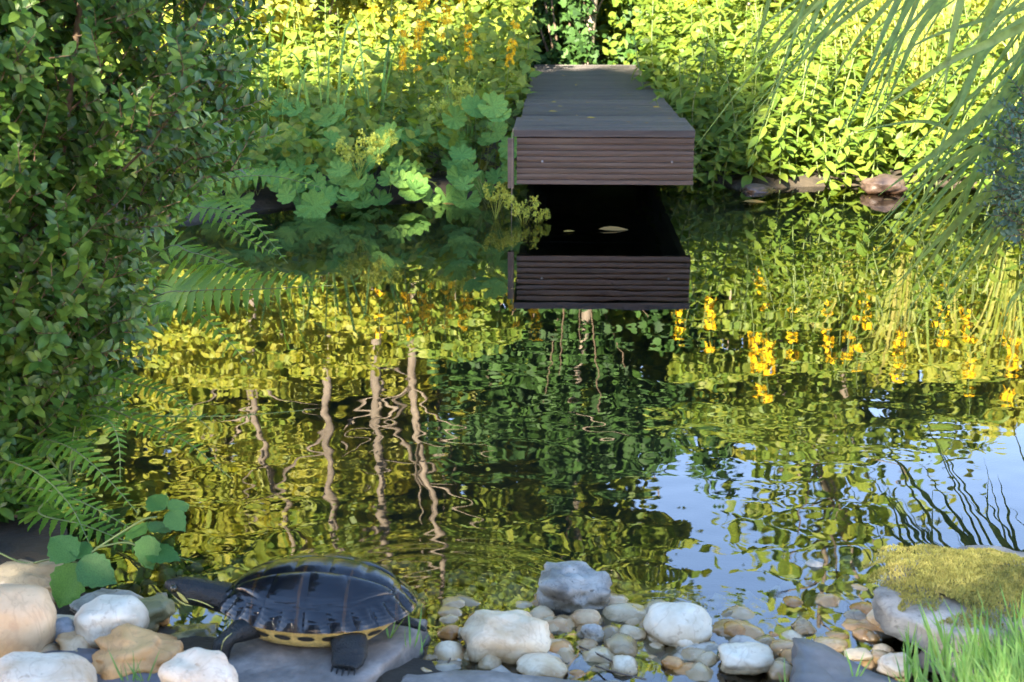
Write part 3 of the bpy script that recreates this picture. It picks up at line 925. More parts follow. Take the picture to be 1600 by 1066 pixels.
# body: neck, head, legs and tail fused into one skin
BV, BF = [], []
def loft(sections, k=14):
    """sections: centre, direction, half width, half height"""
    base = len(BV)
    for (c, d, w, h, up) in sections:
        c, d, up = Vector(c), Vector(d).normalized(), Vector(up)
        x = d.cross(up).normalized(); u = x.cross(d)
        for j in range(k):
            a = j / k * 6.283
            BV.append(c + x * w * math.cos(a) + u * h * math.sin(a))
    for i in range(len(sections) - 1):
        for j in range(k):
            BF.append((base + i * k + j, base + i * k + (j + 1) % k, base + (i + 1) * k + (j + 1) % k, base + (i + 1) * k + j))
    for i, rev in ((0, True), (len(sections) - 1, False)):
        f = [base + i * k + j for j in range(k)]
        BF.append(tuple(reversed(f)) if rev else tuple(f))
UPZ = (0, 0, 1)
loft([((.05, 0, .035), (1, 0, 0), .05, .020, UPZ), ((.10, 0, .036), (1, 0, .1), .036, .020, UPZ), ((.128, 0, .040), (1, 0, .15), .025, .020, UPZ), ((.145, 0, .043), (1, 0, .15), .021, .0195, UPZ),
      ((.158, 0, .046), (1, 0, .15), .0195, .0185, UPZ), ((.170, 0, .048), (1, 0, .1), .0205, .0190, UPZ), ((.181, 0, .050), (1, 0, .05), .0190, .0180, UPZ), ((.191, 0, .0525), (1, 0, .05), .0150, .0145, UPZ),
      ((.200, 0, .0550), (1, 0, 0), .0105, .0102, UPZ), ((.206, 0, .0565), (1, 0, -.2), .0070, .0066, UPZ), ((.209, 0, .057), (1, 0, -.3), .003, .003, UPZ)])
loft([((0, 0, .022), (1, 0, 0), .08, .012, UPZ), ((-.09, 0, .022), (1, 0, 0), .05, .011, UPZ), ((.09, 0, .022), (1, 0, 0), .05, .011, UPZ)][::1][:2])
for s in (1, -1):
    loft([((.055, s * .045, .028), (.6, s * .5, 0), .018, .016, UPZ), ((.088, s * .078, .030), (.6, s * .6, -.1), .0165, .015, UPZ), ((.104, s * .092, .022), (.15, s * .3, -.8), .0155, .0135, (1, 0, 0)),
          ((.107, s * .097, .011), (.1, s * .15, -1), .0140, .012, (1, 0, 0)), ((.109, s * .100, .003), (.1, s * .1, -1), .016, .013, (1, 0, 0)), ((.110, s * .100, .0005), (.1, s * .1, -1), .011, .010, (1, 0, 0))])
    loft([((-.045, s * .050, .026), (-.2, s * 1, 0), .026, .015, UPZ), ((-.058, s * .082, .023), (-.1, s * 1, -.25), .025, .014, UPZ), ((-.062, s * .100, .014), (0, s * 1, -.6), .024, .012, UPZ),
          ((-.060, s * .112, .007), (.15, s * 1, -.4), .022, .008, UPZ), ((-.058, s * .120, .0045), (.2, s * 1, -.2), .017, .005, UPZ)])
loft([((-.09, 0, .022), (-1, 0, -.1), .014, .010, UPZ), ((-.125, .006, .016), (-1, .2, -.2), .008, .007, UPZ), ((-.15, .014, .008), (-1, .3, -.2), .003, .003, UPZ)])
body_me = mesh_py("body", BV, BF, M['skin'])
bm = bmesh.new(); bm.from_mesh(body_me); bmesh.ops.recalc_face_normals(bm, faces=bm.faces); bm.to_mesh(body_me); bm.free()
body = link("body", body_me, TUR)
rm = body.modifiers.new("fuse", 'REMESH'); rm.mode = 'VOXEL'; rm.voxel_size = .0022; rm.use_smooth_shade = True
sm = body.modifiers.new("soften", 'SMOOTH'); sm.factor = .5; sm.iterations = 3
for s in (1, -1):
    bm = bmesh.new(); bmesh.ops.create_uvsphere(bm, u_segments=12, v_segments=8, radius=.0054)
    link("eye", bm_mesh(bm, "eye", M['eye'], True), TUR, Matrix.Translation((.1925, s * .0136, .0575)))
    # yellow cheek and neck stripes
    def strip(pts, w0):
        V, F = [], []
        P = bez(pts, 10)
        for i, p in enumerate(P):
            w = w0 * math.sin(math.pi * (i + .6) / 11.2)
            V += [p + Vector((0, 0, w)), p + Vector((0, s * .0008, 0)), p - Vector((0, 0, w))]
        for i in range(10):
            F += [(i * 3, i * 3 + 1, i * 3 + 4, i * 3 + 3), (i * 3 + 1, i * 3 + 2, i * 3 + 5, i * 3 + 4)]
        return mesh_py("stripe", V, F, M['stripe'])
    link("cheek_stripe", strip([(.1875, s * .0172, .054), (.183, s * .0188, .050), (.177, s * .0198, .045), (.172, s * .0195, .040)], .0042), TUR)
    link("neck_stripe", strip([(.172, s * .0208, .047), (.160, s * .0202, .044), (.147, s * .0215, .040), (.136, s * .024, .036)], .0009), TUR)
    link("jaw_stripe", strip([(.197, s * .0100, .0475), (.188, s * .0140, .0405), (.178, s * .0160, .036), (.168, s * .015, .033)], .0011), TUR)
    for k in range(5):                   # claws
        f = (k - 2) / 2
        for (cx, cy, cz, sp_, dx, dy) in ((.110, .106, .005, .011, .15, 1.0), (-.058, .120, .005, .015, .1, 1.0)):
            b0 = Vector((cx + f * sp_, s * (cy + .004 - abs(f) * .004), cz))
            P = [b0, b0 + Vector((dx * .004, s * dy * .006, -.0012)), b0 + Vector((dx * .007, s * dy * .010, -.0048))]
            V, F = tube_np(P, [.0021, .0015, .0003], 5)
            link("claw", mesh_py("claw", V, F, M['skin']), TUR)
    link("leg_stripe", strip([(.092, s * .0945, .036), (.100, s * .1055, .031), (.103, s * .1085, .022), (.105, s * .1110, .013)], .0010), TUR)

# ------------------------------------------------------------------ box bushes (left big one, right one with skylight put into its colour)
box_tv, box_tt = leaf_np(1.0, .46, 4, .22, .12, .5, .7)
box_leaf_me = {k: mesh_np("box leaf", box_tv, box_tt, M[k]) for k in ('box', 'box_skylit')}

def sprigs(points, normals, leafL, n_leaf, upbias=.5, step=.011):
    """leafy shoots: returns leaf matrices, tints, stems"""
    mats, tints, stems = [], [], []
    for p, n in zip(points, normals):
        d = (Vector(n) + Vector((0, 0, upbias)) + rvec() * .6).normalized()
        k = random.randint(*n_leaf)
        q = Vector(p); P = [q.copy()]
        side = d.orthogonal().normalized()
        base_t = random.random()
        young = random.random() < .42
        for i in range(k):
            d = (d + rvec() * .10 + Vector((0, 0, .03))).normalized()
            q = q + d * step * rnd(.8, 1.2); P.append(q.copy())
            side = (Matrix.Rotation(R(90), 3, d) @ side)
            side = (side - d * side.dot(d)).normalized()
            for s in (-1, 1):
                ld = (d * rnd(.4, .9) + side * s).normalized()
                L_ = leafL * rnd(.7, 1.15) * (1 if i < k - 2 else rnd(.55, .85))
                mats.append(np.array(frame_m(q, ld, d + Vector((0, 0, .5)), L_)))
                tip = i / max(1, k - 1)
                tints.append((.55 + .25 * tip if young and tip > .5 else .05 + .4 * ((base_t + rnd(0, .4)) % 1)) % .999)
        mats.append(np.array(frame_m(q, d, side, leafL * .7))); tints.append(.7 if young else .3)
        stems.append(P)
    return mats, tints, stems

def make_bush(name, label, mat, surf, n_sp, leafL, n_leaf, base, inner, step=.011):
    root = empty(name, base)
    inv = Vector(base)
    pts, nrm = surf(n_sp)
    mats, tints, stems = sprigs(pts, nrm, leafL, n_leaf, step=step)
    mats = np.array(mats); tints = np.array(tints)
    mats[:, :3, 3] -= np.array(inv)
    # nearest leaves to the camera are single parts
    wpos = mats[:, :3, 3] + np.array(inv)
    view = np.stack([wpos[:, 0] / wpos[:, 1], wpos[:, 2]], 1)
    dist = np.linalg.norm(wpos - np.array([0, 0, CAM_H]), axis=1)
    scr_x = 800 + FPX * wpos[:, 0] / (wpos[:, 1] * CP + (CAM_H - wpos[:, 2]) * SP)
    scr_ok = (scr_x > 0) & (scr_x < 1600) & (wpos[:, 2] < .86)
    order = np.argsort(np.where(scr_ok, dist, 99))
    single = order[:300]
    mask = np.ones(len(mats), bool); mask[single] = False
    me4 = []
    for v in range(4):
        me = box_leaf_me[mat].copy()
        a = me.attributes.new("tint", 'FLOAT', 'POINT')
        a.data.foreach_set("value", np.full(len(me.vertices), 0.0, dtype=np.float32))
        me4.append(me)
    for i in single:
        link("leaf", me4[0], root, Matrix(mats[i].tolist()))
    b = Batch(); b.add(box_tv, box_tt, mats[mask], tints[mask])
    tag(link("foliage", b.mesh("foliage", M[mat]), root), kind="stuff")
    tb = Batch()
    for P in stems:
        v, f = tube_tri([p - inv for p in P], [.0013 - .0008 * i / len(P) for i in range(len(P))], 4)
        tb.raw(v, f)
    for P, r0 in inner:
        v, f = tube_tri([Vector(p) - inv for p in P], [r0 * (1 - .7 * i / (len(P) - 1)) for i in range(len(P))], 6)
        tb.raw(v, f)
    tag(link("twigs", tb.mesh("twigs", M['twig']), root), kind="stuff")
    return tag(root, label, "bush")

# left bush: leaning column whose right outline follows the photograph
LB_Y = 2.25
def lb_radius(z):
    # half width of the bush at height z
    pts = [(-.05, .06), (.05, .09), (.15, .13), (.25, .18), (.38, .24), (.5, .32), (.62, .39), (.75, .44), (.9, .44), (1.05, .40), (1.2, .30), (1.32, .12)]
    for (a, ra), (b, rb) in zip(pts, pts[1:]):
        if a <= z <= b: return ra + (rb - ra) * (z - a) / (b - a)
    return .05
LBC = (-.86, LB_Y)
def lb_surf(n):
    pts, nrm = [], []
    while len(pts) < n:
        z = rnd(0.0, 1.3)
        if random.random() > lb_radius(z) / .44: continue
        a = rnd(math.pi * .95, math.pi * 2.25) if random.random() < .85 else rnd(0, 6.283)
        f = rnd(.70, 1.0) if random.random() < .65 else rnd(.2, .75)
        nz_ = mnoise.noise(Vector((math.cos(a) * 3.2, math.sin(a) * 3.2, z * 8)))
        if nz_ < -.05 and random.random() < .85: f *= .66
        lump = 1 + .26 * nz_
        r = lb_radius(z) * f * lump
        pts.append((LBC[0] + r * math.cos(a), LBC[1] + r * math.sin(a), z)); nrm.append((math.cos(a), math.sin(a), .1))
    return pts, nrm
inner = []
for i in range(60):
    a, zt = rnd(0, 6.283), rnd(.25, 1.2)
    r = lb_radius(zt) * rnd(.5, .95)
    e = Vector((LBC[0] + r * math.cos(a), LBC[1] + r * math.sin(a), zt))
    s = Vector((LBC[0] + rnd(-.04, .04), LBC[1] + rnd(-.04, .04), 0 if i < 14 else zt * rnd(.4, .8)))
    inner.append((bez([s, s.lerp(e, .5) + rvec() * .05, e], 6), rnd(.003, .006) if i >= 14 else .012))
make_bush("box_bush", "big dark green box bush filling the left side of the view", 'box', lb_surf, 4700, .0285, (3, 7), (LBC[0], LBC[1], 0.03), inner)

def rb_surf(n):
    pts, nrm = [], []
    c = Vector((1.11, 2.5, .56))
    for i in range(n):
        d = rvec(); f = rnd(.6, 1.0)
        p = c + Vector((d.x * .24, d.y * .22, d.z * .23)) * f
        pts.append(p); nrm.append(d)
    return pts, nrm
inner = []
for i in range(24):
    e = Vector((1.11, 2.5, .56)) + rvec() * .2
    s = Vector((1.34, 2.52, .05)) if i < 6 else Vector((1.12, 2.5, .5))
    inner.append((bez([s, s.lerp(e, .5) + Vector((.06, 0, .05)) + rvec() * .03, e], 6), .008 if i < 6 else .003))
make_bush("box_bush", "box bush with skylight blue in its leaf colour, cut off by the right edge", 'box_skylit', rb_surf, 1300, .0165, (3, 6), (1.34, 2.52, .04), inner, step=.008)

# ------------------------------------------------------------------ ferns
def pinna_np(n=9):
    V, T = [(0, 0, 0)], []
    rows = []
    for i in range(1, n):
        t = i / n
        w = .21 * (1 - t) ** .6 * (1.0 if i % 2 else .72)
        a = len(V)
        V += [(-w, t - (.03 if i % 2 else 0), .015), (0, t, -.10 * t * t), (w, t - (.03 if i % 2 else 0), .015)]
        rows.append(a)
    V.append((0, 1, -.10))
    T += [(0, 2, 1), (0, 3, 2)]
    for a, b in zip(rows, rows[1:]):
        T += [(a, a + 1, b), (a + 1, b + 1, b), (a + 1, a + 2, b + 1), (a + 2, b + 2, b + 1)]
    a = rows[-1]; e = len(V) - 1
    T += [(a, a + 1, e), (a + 1, a + 2, e)]
    return np.array(V), np.array(T)
pv, ptr = pinna_np()
pinna_me = mesh_np("pinna", pv, ptr, M['fern'])

def frond(parent, pts, plen, up, n=24):
    P = bez(pts, n + 2)
    inv = parent.matrix_basis.translation
    L_ = [p - inv for p in P]
    V, F = tube_np(L_, [.0022 * (1 - .75 * i / len(L_)) for i in range(len(L_))], 5)
    fr = link("frond", mesh_py("rachis", V, F, M['stem']), parent)
    for i in range(2, n + 2):
        t = i / (n + 2)
        d = (P[min(i + 1, n + 2)] - P[i - 1]).normalized()
        side = d.cross(Vector(up)).normalized()
        nrm = side.cross(d)
        l = plen * min(1.0, (t + .12) * 3.0) * (1 - t) ** .6 * 1.12
        for s in (-1, 1):
            ld = side * s + d * .42 + Vector((0, 0, -.10)) + rvec() * .05
            link("pinna", pinna_me, fr, frame_m(P[i] - inv, ld, nrm if nrm.z > 0 or True else -nrm, l * rnd(.92, 1.05)))
    return fr

def PY(lst): return [at_y(px, py, y) for px, py, y in lst]
f1 = empty("fern", (-1.02, 2.75, .04))
tag(f1, "green fern with long fronds reaching right from behind the box bush over the water", "fern")
c = Vector((-1.0, 2.75, .1))
frond(f1, [c] + PY([(230, 470, 2.72), (300, 455, 2.62), (400, 452, 2.55), (522, 446, 2.48)]), .098, (-.1, -.75, .66), 26)
frond(f1, [c] + PY([(240, 330, 2.9), (330, 285, 2.85), (420, 275, 2.8), (505, 294, 2.75)]), .07, (0, -.6, .8), 24)
frond(f1, [c] + PY([(250, 345, 2.75), (320, 325, 2.7), (390, 345, 2.65), (450, 412, 2.6)]), .06, (0.3, -.6, .7), 22)
frond(f1, [c] + PY([(240, 400, 2.75), (300, 395, 2.7), (370, 420, 2.65), (440, 470, 2.62)]), .05, (0.3, -.6, .7), 20)
frond(f1, [c] + PY([(230, 480, 2.7), (290, 480, 2.62), (345, 520, 2.58), (400, 585, 2.54)]), .055, (0.4, -.5, .7), 20)
frond(f1, [c] + PY([(260, 300, 2.8), (330, 330, 2.75), (380, 370, 2.7), (430, 398, 2.7)]), .05, (0.2, -.6, .7), 18)
f2 = empty("fern", (-.74, 2.18, .03))
tag(f2, "lower dark fern drooping to the water under the box bush", "fern")
c = Vector((-.73, 2.18, .08))
frond(f2, [c] + PY([(130, 640, 2.22), (240, 650, 2.20), (360, 650, 2.16), (492, 640, 2.10)]), 0.027, (0, -.25, 1), 24)
frond(f2, [c] + PY([(140, 640, 2.20), (220, 660, 2.16), (290, 690, 2.10), (362, 748, 2.04)]), 0.038, (0.25, -.6, .8), 22)
frond(f2, [c] + PY([(120, 660, 2.18), (165, 655, 2.12), (185, 690, 2.08), (188, 755, 2.06)]), 0.033, (0.6, -.6, .4), 20)
frond(f2, [c] + PY([(60, 690, 2.14), (110, 700, 2.08), (165, 745, 2.04), (215, 802, 2.00)]), 0.044, (0.3, -.5, .8), 22)
frond(f2, [c] + PY([(40, 760, 2.10), (90, 770, 2.04), (150, 795, 2.00), (220, 835, 1.96)]), 0.041, (0.1, -.4, .9), 22)
frond(f2, [c] + PY([(60, 800, 2.10), (130, 820, 2.06), (210, 850, 2.04), (310, 880, 2.00)]), 0.044, (0.1, -.4, .9), 22)
frond(f2, [c] + PY([(140, 600, 2.22), (210, 600, 2.20), (270, 620, 2.16), (330, 672, 2.10)]), 0.037, (0.3, -.5, .8), 22)
frond(f2, [c] + PY([(10, 720, 2.10), (60, 740, 2.04), (110, 790, 2.00), (140, 850, 1.96)]), 0.044, (0.3, -.5, .8), 20)

# ------------------------------------------------------------------ bramble
def bramble_leaflet(n=11):
    V, T = [(0, 0, 0)], []
    rows = []
    for i in range(1, n):
        t = i / n
        w = .40 * math.sin(min(1, t / .42) * math.pi / 2) ** .75 if t < .42 else .40 * math.cos((t - .42) / .58 * math.pi / 2) ** .85
        w *= (1.05 if i % 2 else .90)
        z = -.12 * t * t
        pl = .022 * (1 if i % 2 else -1)
        a = len(V)
        V += [(-w, t - .03, z + .05), (-w * .5, t, z + .05 + pl), (0, t, z), (w * .5, t, z + .05 + pl), (w, t - .03, z + .05)]
        rows.append(a)
    V.append((0, 1, -.12)); e = len(V) - 1
    a = rows[0]
    T += [(0, a + k + 1, a + k) for k in range(4)]
    for a, b in zip(rows, rows[1:]):
        for k in range(4): T += [(a + k, a + k + 1, b + k), (a + k + 1, b + k + 1, b + k)]
    a = rows[-1]
    T += [(a + k, a + k + 1, e) for k in range(4)]
    return mesh_np("bramble leaflet", np.array(V, float), np.array(T), M['bramble'])
brl = bramble_leaflet()
br = empty("bramble", (-.78, 1.98, .05))
tag(br, "bright green bramble shoot with toothed leaves hanging over the left stones", "bramble")
inv = br.matrix_basis.translation
def bleaf(px, py, y, tipx, tipy, size, nrm=(0, -.8, .6), dy=-.02):
    p = at_y(px, py, y); q = at_y(tipx, tipy, y + dy)
    link("leaf", brl, br, frame_m(p - inv, q - p, nrm, (q - p).length * size))
def bstem(pts, r=.0016):
    V, F = tube_np([p - inv for p in bez(PY(pts), 16)], r, 5)
    link("stem", mesh_py("stem", V, F, M['stem']), br)
bstem([(-10, 860, 1.98), (40, 880, 1.95), (90, 872, 1.9), (122, 880, 1.86)])
bstem([(122, 880, 1.86), (150, 858, 1.88), (190, 832, 1.9), (225, 812, 1.9), (245, 808, 1.9)])
bstem([(150, 856, 1.88), (195, 848, 1.9), (225, 858, 1.9)])
bleaf(120, 880, 1.86, 88, 952, 1.0)
bleaf(122, 878, 1.86, 184, 912, .95)
bleaf(118, 876, 1.86, 78, 838, 1.05, (-.1, -.6, .8), .03)
bleaf(121, 874, 1.86, 135, 842, 1.0, (.1, -.6, .8), .04)
bleaf(232, 836, 1.9, 228, 886, 1.05, (.2, -.8, .5))
bleaf(234, 832, 1.9, 268, 816, 1.1, (0, -.4, .9), .04)
bleaf(228, 834, 1.9, 200, 826, 1.1, (0, -.5, .9), .03)
bleaf(262, 800, 1.92, 284, 824, 1.2, (.2, -.8, .5))
bleaf(262, 796, 1.92, 300, 785, .95, (0, -.6, .8), .03)
bleaf(258, 796, 1.92, 228, 772, .95, (0, -.6, .8), .03)
bleaf(228, 862, 1.9, 295, 874, .8, (0, -.3, 1))
bleaf(225, 858, 1.9, 238, 890, 1.0, (0, -.8, .5))

# ------------------------------------------------------------------ reeds overhanging from the right
def blade_mesh(P, w, mat, name="blade", nrm=(0, -1, .2), fold=.35, n=12):
    Q = bez(P, n)
    V, F = [], []
    for i, p in enumerate(Q):
        t = i / n
        d = (Q[min(i + 1, n)] - Q[max(i - 1, 0)]).normalized()
        x = d.cross(Vector(nrm))
        x = x.normalized() if x.length > 1e-5 else Vector((1, 0, 0))
        z = x.cross(d)
        ww = w * .5 * (min(1, .55 + t * 1.2) if t < .4 else max(0.02, (1 - ((t - .4) / .6) ** 1.8)))
        V += [p - x * ww + z * ww * fold, p, p + x * ww + z * ww * fold]
    for i in range(n):
        a = i * 3
        F += [(a, a + 1, a + 4, a + 3), (a + 1, a + 2, a + 5, a + 4)]
    return mesh_py(name, V, F, mat)

reed = empty("reed_clump", (1.80, 3.15, .06))
tag(reed, "tall reed with long arching blades hanging in from the upper right", "reed")
inv = reed.matrix_basis.translation
RB = [([(1555, -10), (1527, 79), (1496, 220)], 21, 3.05), ([(1503, -10), (1484, 79), (1474, 160)], 17, 2.5), ([(1478, -10), (1429, 59), (1374, 190)], 22, 3.10),
      ([(1408, -10), (1374, 67), (1325, 205)], 15, 2.6), ([(1612, 25), (1547, 71), (1500, 150), (1462, 215)], 18, 2.95), ([(1600, 130), (1547, 172), (1468, 234), (1372, 306)], 27, 2.95),
      ([(1560, 60), (1480, 98), (1409, 146), (1340, 200)], 15, 2.5), ([(1600, 275), (1543, 240), (1460, 193), (1390, 195), (1325, 212)], 10, 3.05), ([(1600, 200), (1519, 236), (1472, 268), (1440, 315), (1386, 425)], 13, 2.95),
      ([(1560, 240), (1476, 315), (1448, 354), (1408, 450)], 13, 3.00), ([(1610, 255), (1547, 303), (1496, 346), (1420, 460)], 26, 2.90), ([(1570, 180), (1523, 268), (1503, 335), (1478, 470)], 15, 2.95),
      ([(1610, 30), (1515, 165), (1448, 300)], 6, 3.05), ([(1590, 90), (1500, 230), (1440, 330)], 5, 2.5), ([(1372, -10), (1301, 45), (1212, 136)], 12, 2.9), ([(1325, -10), (1273, 79), (1250, 140)], 11, 2.9),
      ([(1400, -10), (1335, 69), (1288, 155)], 12, 2.8), ([(1204, -10), (1187, 52), (1174, 100)], 11, 2.9), ([(1260, -10), (1181, 52), (1120, 150)], 6, 2.9), ([(1440, -10), (1400, 90), (1360, 240)], 5, 2.6),
      ([(1600, 330), (1560, 380), (1530, 470)], 12, 2.85), ([(1605, 440), (1575, 480), (1560, 560)], 9, 2.80), ([(1570, 20), (1470, 120), (1405, 250)], 6, 2.5), ([(1610, 160), (1530, 260), (1470, 390)], 6, 3.05),
      ([(1300, -10), (1240, 60), (1150, 120)], 6, 3.0), ([(1540, 30), (1450, 60), (1350, 120)], 9, 2.7), ([(1600, 60), (1560, 160), (1540, 260)], 9, 2.95)]
rr_ = random.Random(77)
for i in range(24):
    x0, y0 = rr_.uniform(1260, 1625), rr_.uniform(-20, 210)
    if x0 < 1500: y0 = -12
    l, an = rr_.uniform(120, 300), rr_.uniform(.25, .9)
    RB.append(([(x0, y0), (x0 - l * .5 * math.sin(an), y0 + l * .5 * math.cos(an)), (x0 - l * math.sin(an * 1.05), y0 + l * math.cos(an * .8))], rr_.uniform(4, 12), rr_.uniform(2.6, 3.1)))
for pts, wpx, y in RB:
    vis = [at_y(px, py, y) for px, py in pts]
    a = vis[0]
    d0 = (vis[0] - vis[1]).normalized()
    over = a + d0 * rnd(.16, .24)
    root_p = Vector((1.80 + rnd(-.1, .1), 3.15 + rnd(-.1, .1), .06))
    top = root_p.lerp(over, .62); top.z = over.z + rnd(.10, .22)
    P = [root_p, Vector((1.77 + rnd(-.08, .08), 3.13, .65 + rnd(0, .15))), top, over] + vis
    w = 1.0 * wpx / px_per_m(vis[1])
    link("blade", blade_mesh([p - inv for p in P], w, M['reed'], n=30, nrm=(rnd(-.3, .3), -1, rnd(0, .6))), reed)
for i in range(46):                   # shorter blades of the clump, bending low over the water
    b = Vector((1.75 + rnd(-.2, .2), 3.1 + rnd(-.35, .3), .06))
    h = rnd(.7, 1.5)
    e = b + Vector((rnd(-.95, -.35), rnd(-.35, .15), h * rnd(.15, .75)))
    m_ = b + Vector((rnd(-.2, -.05), rnd(-.1, .1), h * .8))
    link("blade", blade_mesh([b - inv, m_ - inv, m_.lerp(e, .5) + Vector((0, 0, .13)) - inv, e - inv], rnd(.007, .020), M['reed'], n=16, nrm=(rnd(-.5, .5), -1, rnd(0, .6))), reed)

for i in range(28):                   # blades drooping lowest, their tips close to the water
    b = Vector((1.75 + rnd(-.2, .2), 3.1 + rnd(-.35, .3), .06))
    e = Vector((rnd(.72, 1.2), rnd(2.75, 3.25), rnd(.06, .42)))
    m_ = b.lerp(e, .4); m_.z = rnd(.55, .95)
    k_ = m_.lerp(e, .55); k_.z += rnd(.04, .14)
    link("blade", blade_mesh([b - inv, m_ - inv, k_ - inv, e - inv], rnd(.010, .020), M['reed'], n=16, nrm=(rnd(-.5, .5), -1, rnd(0, .6))), reed)

# ------------------------------------------------------------------ loosestrife
strife_leaf = []
for v in range(4):
    tv, tt = leaf_np(1.0, .36 + .03 * v, 5, .25, .22 + .08 * v, .42, .8)
    strife_leaf.append(mesh_np("loosestrife leaf", tv, tt, M['strife']))

def flower_np():
    V, T = [], []
    for k in range(5):
        a = k / 5 * 6.283
        c, s = math.cos(a), math.sin(a)
        o = len(V)
        V += [(0, 0, 0), (.55 * c - .28 * s, .55 * s + .28 * c, .25), (1.0 * c, 1.0 * s, .30), (.55 * c + .28 * s, .55 * s - .28 * c, .25)]
        T += [(o, o + 3, o + 2), (o, o + 2, o + 1)]
    return np.array(V), np.array(T)
fv, ft = flower_np()
def whorl_mesh(seed, r=.020, n=9):
    rs = random.Random(seed)
    b = Batch(); mats = []
    for k in range(n):
        a = k / n * 6.283 + rs.uniform(-.3, .3)
        d = Vector((math.cos(a), math.sin(a), rs.uniform(-.1, .7))).normalized()
        mats.append(np.array(frame_m(d * rs.uniform(.012, .030) + Vector((0, 0, rs.uniform(-.018, .018))), d.orthogonal(), d, rs.uniform(.014, .020))))
    b.add(fv, ft, mats, [rs.random() for _ in mats])
    return b.mesh("flower whorl", M['flower'])
whorls = [whorl_mesh(i) for i in range(4)]

def strife_proto(seed, h, flowers, leafL=.10):
    rs = random.Random(seed)
    parts = []
    lean = Vector((rs.uniform(-.12, .12), rs.uniform(-.16, .02), 1)).normalized()
    P = bez([(0, 0, 0), Vector(lean) * h * .5 + Vector((rs.uniform(-.02, .02), 0, 0)), lean * h + Vector((rs.uniform(-.05, .05), rs.uniform(-.05, .03), 0))], 8)
    V, F = tube_np(P, [.0032 - .0002 * i for i in range(9)], 5, False)
    parts.append(("stem", mesh_py("stem", V, F, M['stem']), Matrix.Identity(4)))
    z, ang = .05, rs.random() * 6
    while z < h:
        t = z / h
        k = min(t * 8, 7.999); i0 = int(k)
        p = P[i0].lerp(P[i0 + 1], k - i0)
        n = rs.choice((3, 4, 4)) if rs.random() < .8 else 2
        l = leafL * (1.0 - .45 * t) * rs.uniform(.85, 1.1)
        if t > .93: l *= .6
        ang += .7
        if not (t > .62 and flowers and rs.random() < .35):
            for k_ in range(n):
                a = ang + k_ / n * 6.283 + rs.uniform(-.25, .25)
                pit = rs.uniform(-.5, .45) if t < .85 else rs.uniform(.3, 1.0)
                d = Vector((math.cos(a), math.sin(a), pit))
                parts.append(("leaf", rs.choice(strife_leaf), frame_m(p, d, Vector((rs.uniform(-.25, .25), rs.uniform(-.45, .05), 1)), l * rs.uniform(.85, 1.1))))
        if flowers and t > .66 and rs.random() < .6:
            parts.append(("flower_whorl", rs.choice(whorls), Matrix.Translation(p + Vector((0, 0, .012))) @ Matrix.Rotation(rs.random() * 6, 4, 'Z')))
        z += rs.uniform(.040, .058) * (1 if h > .5 else .85)
    return parts

def place(name, parts, loc, rz, sc, label, cat, group, tilt=(0, 0)):
    r = empty(name, loc, rz, sc, tilt)
    tag(r, label, cat, group)
    for (n, me, m) in parts: link(n, me, r, m)
    return r

ST_F = [strife_proto(100 + i, .95 + .06 * i, True) for i in range(3)]
ST_T = [strife_proto(200 + i, .62 + .05 * i, False) for i in range(4)]
ST_S = [strife_proto(300 + i, .30 + .05 * i, False, .09) for i in range(4)]
random.seed(21)
def strife_row(n, x0, x1, y0, y1, protos, label, group, smin=.85, smax=1.15):
    for i in range(n):
        x = x0 + (x1 - x0) * (i + rnd(.1, .9)) / n
        y = rnd(y0, y1)
        where = ""
        if x > 1.95: where = ", among the golden grass"
        elif x > 1.35: where = ", above the pink brown stone"
        elif x > .7: where = ", close beside the boards"
        elif x > -.4: where = ", close beside the boards"
        elif x > -.85: where = ", among the grass tufts"
        else: where = ", toward the box bush"
        place("loosestrife", random.choice(protos), (x, y, gz(x, y) - .01), rnd(-.9, .9), rnd(smin, smax), label + where, "plant", group + where, (rnd(-.02, .16), rnd(-.12, .12)))
# right of the jetty: low in front, tall and in flower behind
strife_row(22, .74, 2.40, 5.90, 6.08, ST_S, "low loosestrife shoot at the right water's edge", "loosestrife shoots along the right water's edge")
strife_row(24, .82, 2.45, 6.12, 6.35, ST_S, "low loosestrife shoot at the right water's edge", "loosestrife shoots along the right water's edge", 1.1, 1.5)
strife_row(24, .84, 2.6, 6.35, 6.65, ST_T, "leafy loosestrife without flowers right of the jetty", "leafy loosestrife right of the jetty", .8, 1.05)
strife_row(24, .86, 2.7, 6.65, 7.05, ST_T, "leafy loosestrife without flowers right of the jetty", "leafy loosestrife right of the jetty", .95, 1.25)
strife_row(9, .88, 2.7, 6.9, 7.4, ST_F, "tall yellow flowering loosestrife right of the jetty", "flowering loosestrife right of the jetty", .9, 1.2)
strife_row(10, .95, 3.0, 7.4, 8.1, ST_F, "tall yellow flowering loosestrife right of the jetty", "flowering loosestrife right of the jetty", .95, 1.2)
for i, (x, y, sc_) in enumerate(((.74, 5.75, 1.0), (.76, 6.15, 1.1), (.78, 6.6, 1.2), (.80, 7.0, 1.3), (.82, 7.5, 1.4), (.86, 8.0, 1.5), (.78, 6.35, 1.3), (.84, 7.25, 1.5))):
    place("loosestrife", ST_S[i % 4], (x, y, max(gz(x, y), .02)), rnd(-.9, .9), sc_, "loosestrife shoot leaning over the right edge of the boards", "plant", "loosestrife shoots leaning over the boards", (rnd(0, .1), rnd(-.42, -.22)))
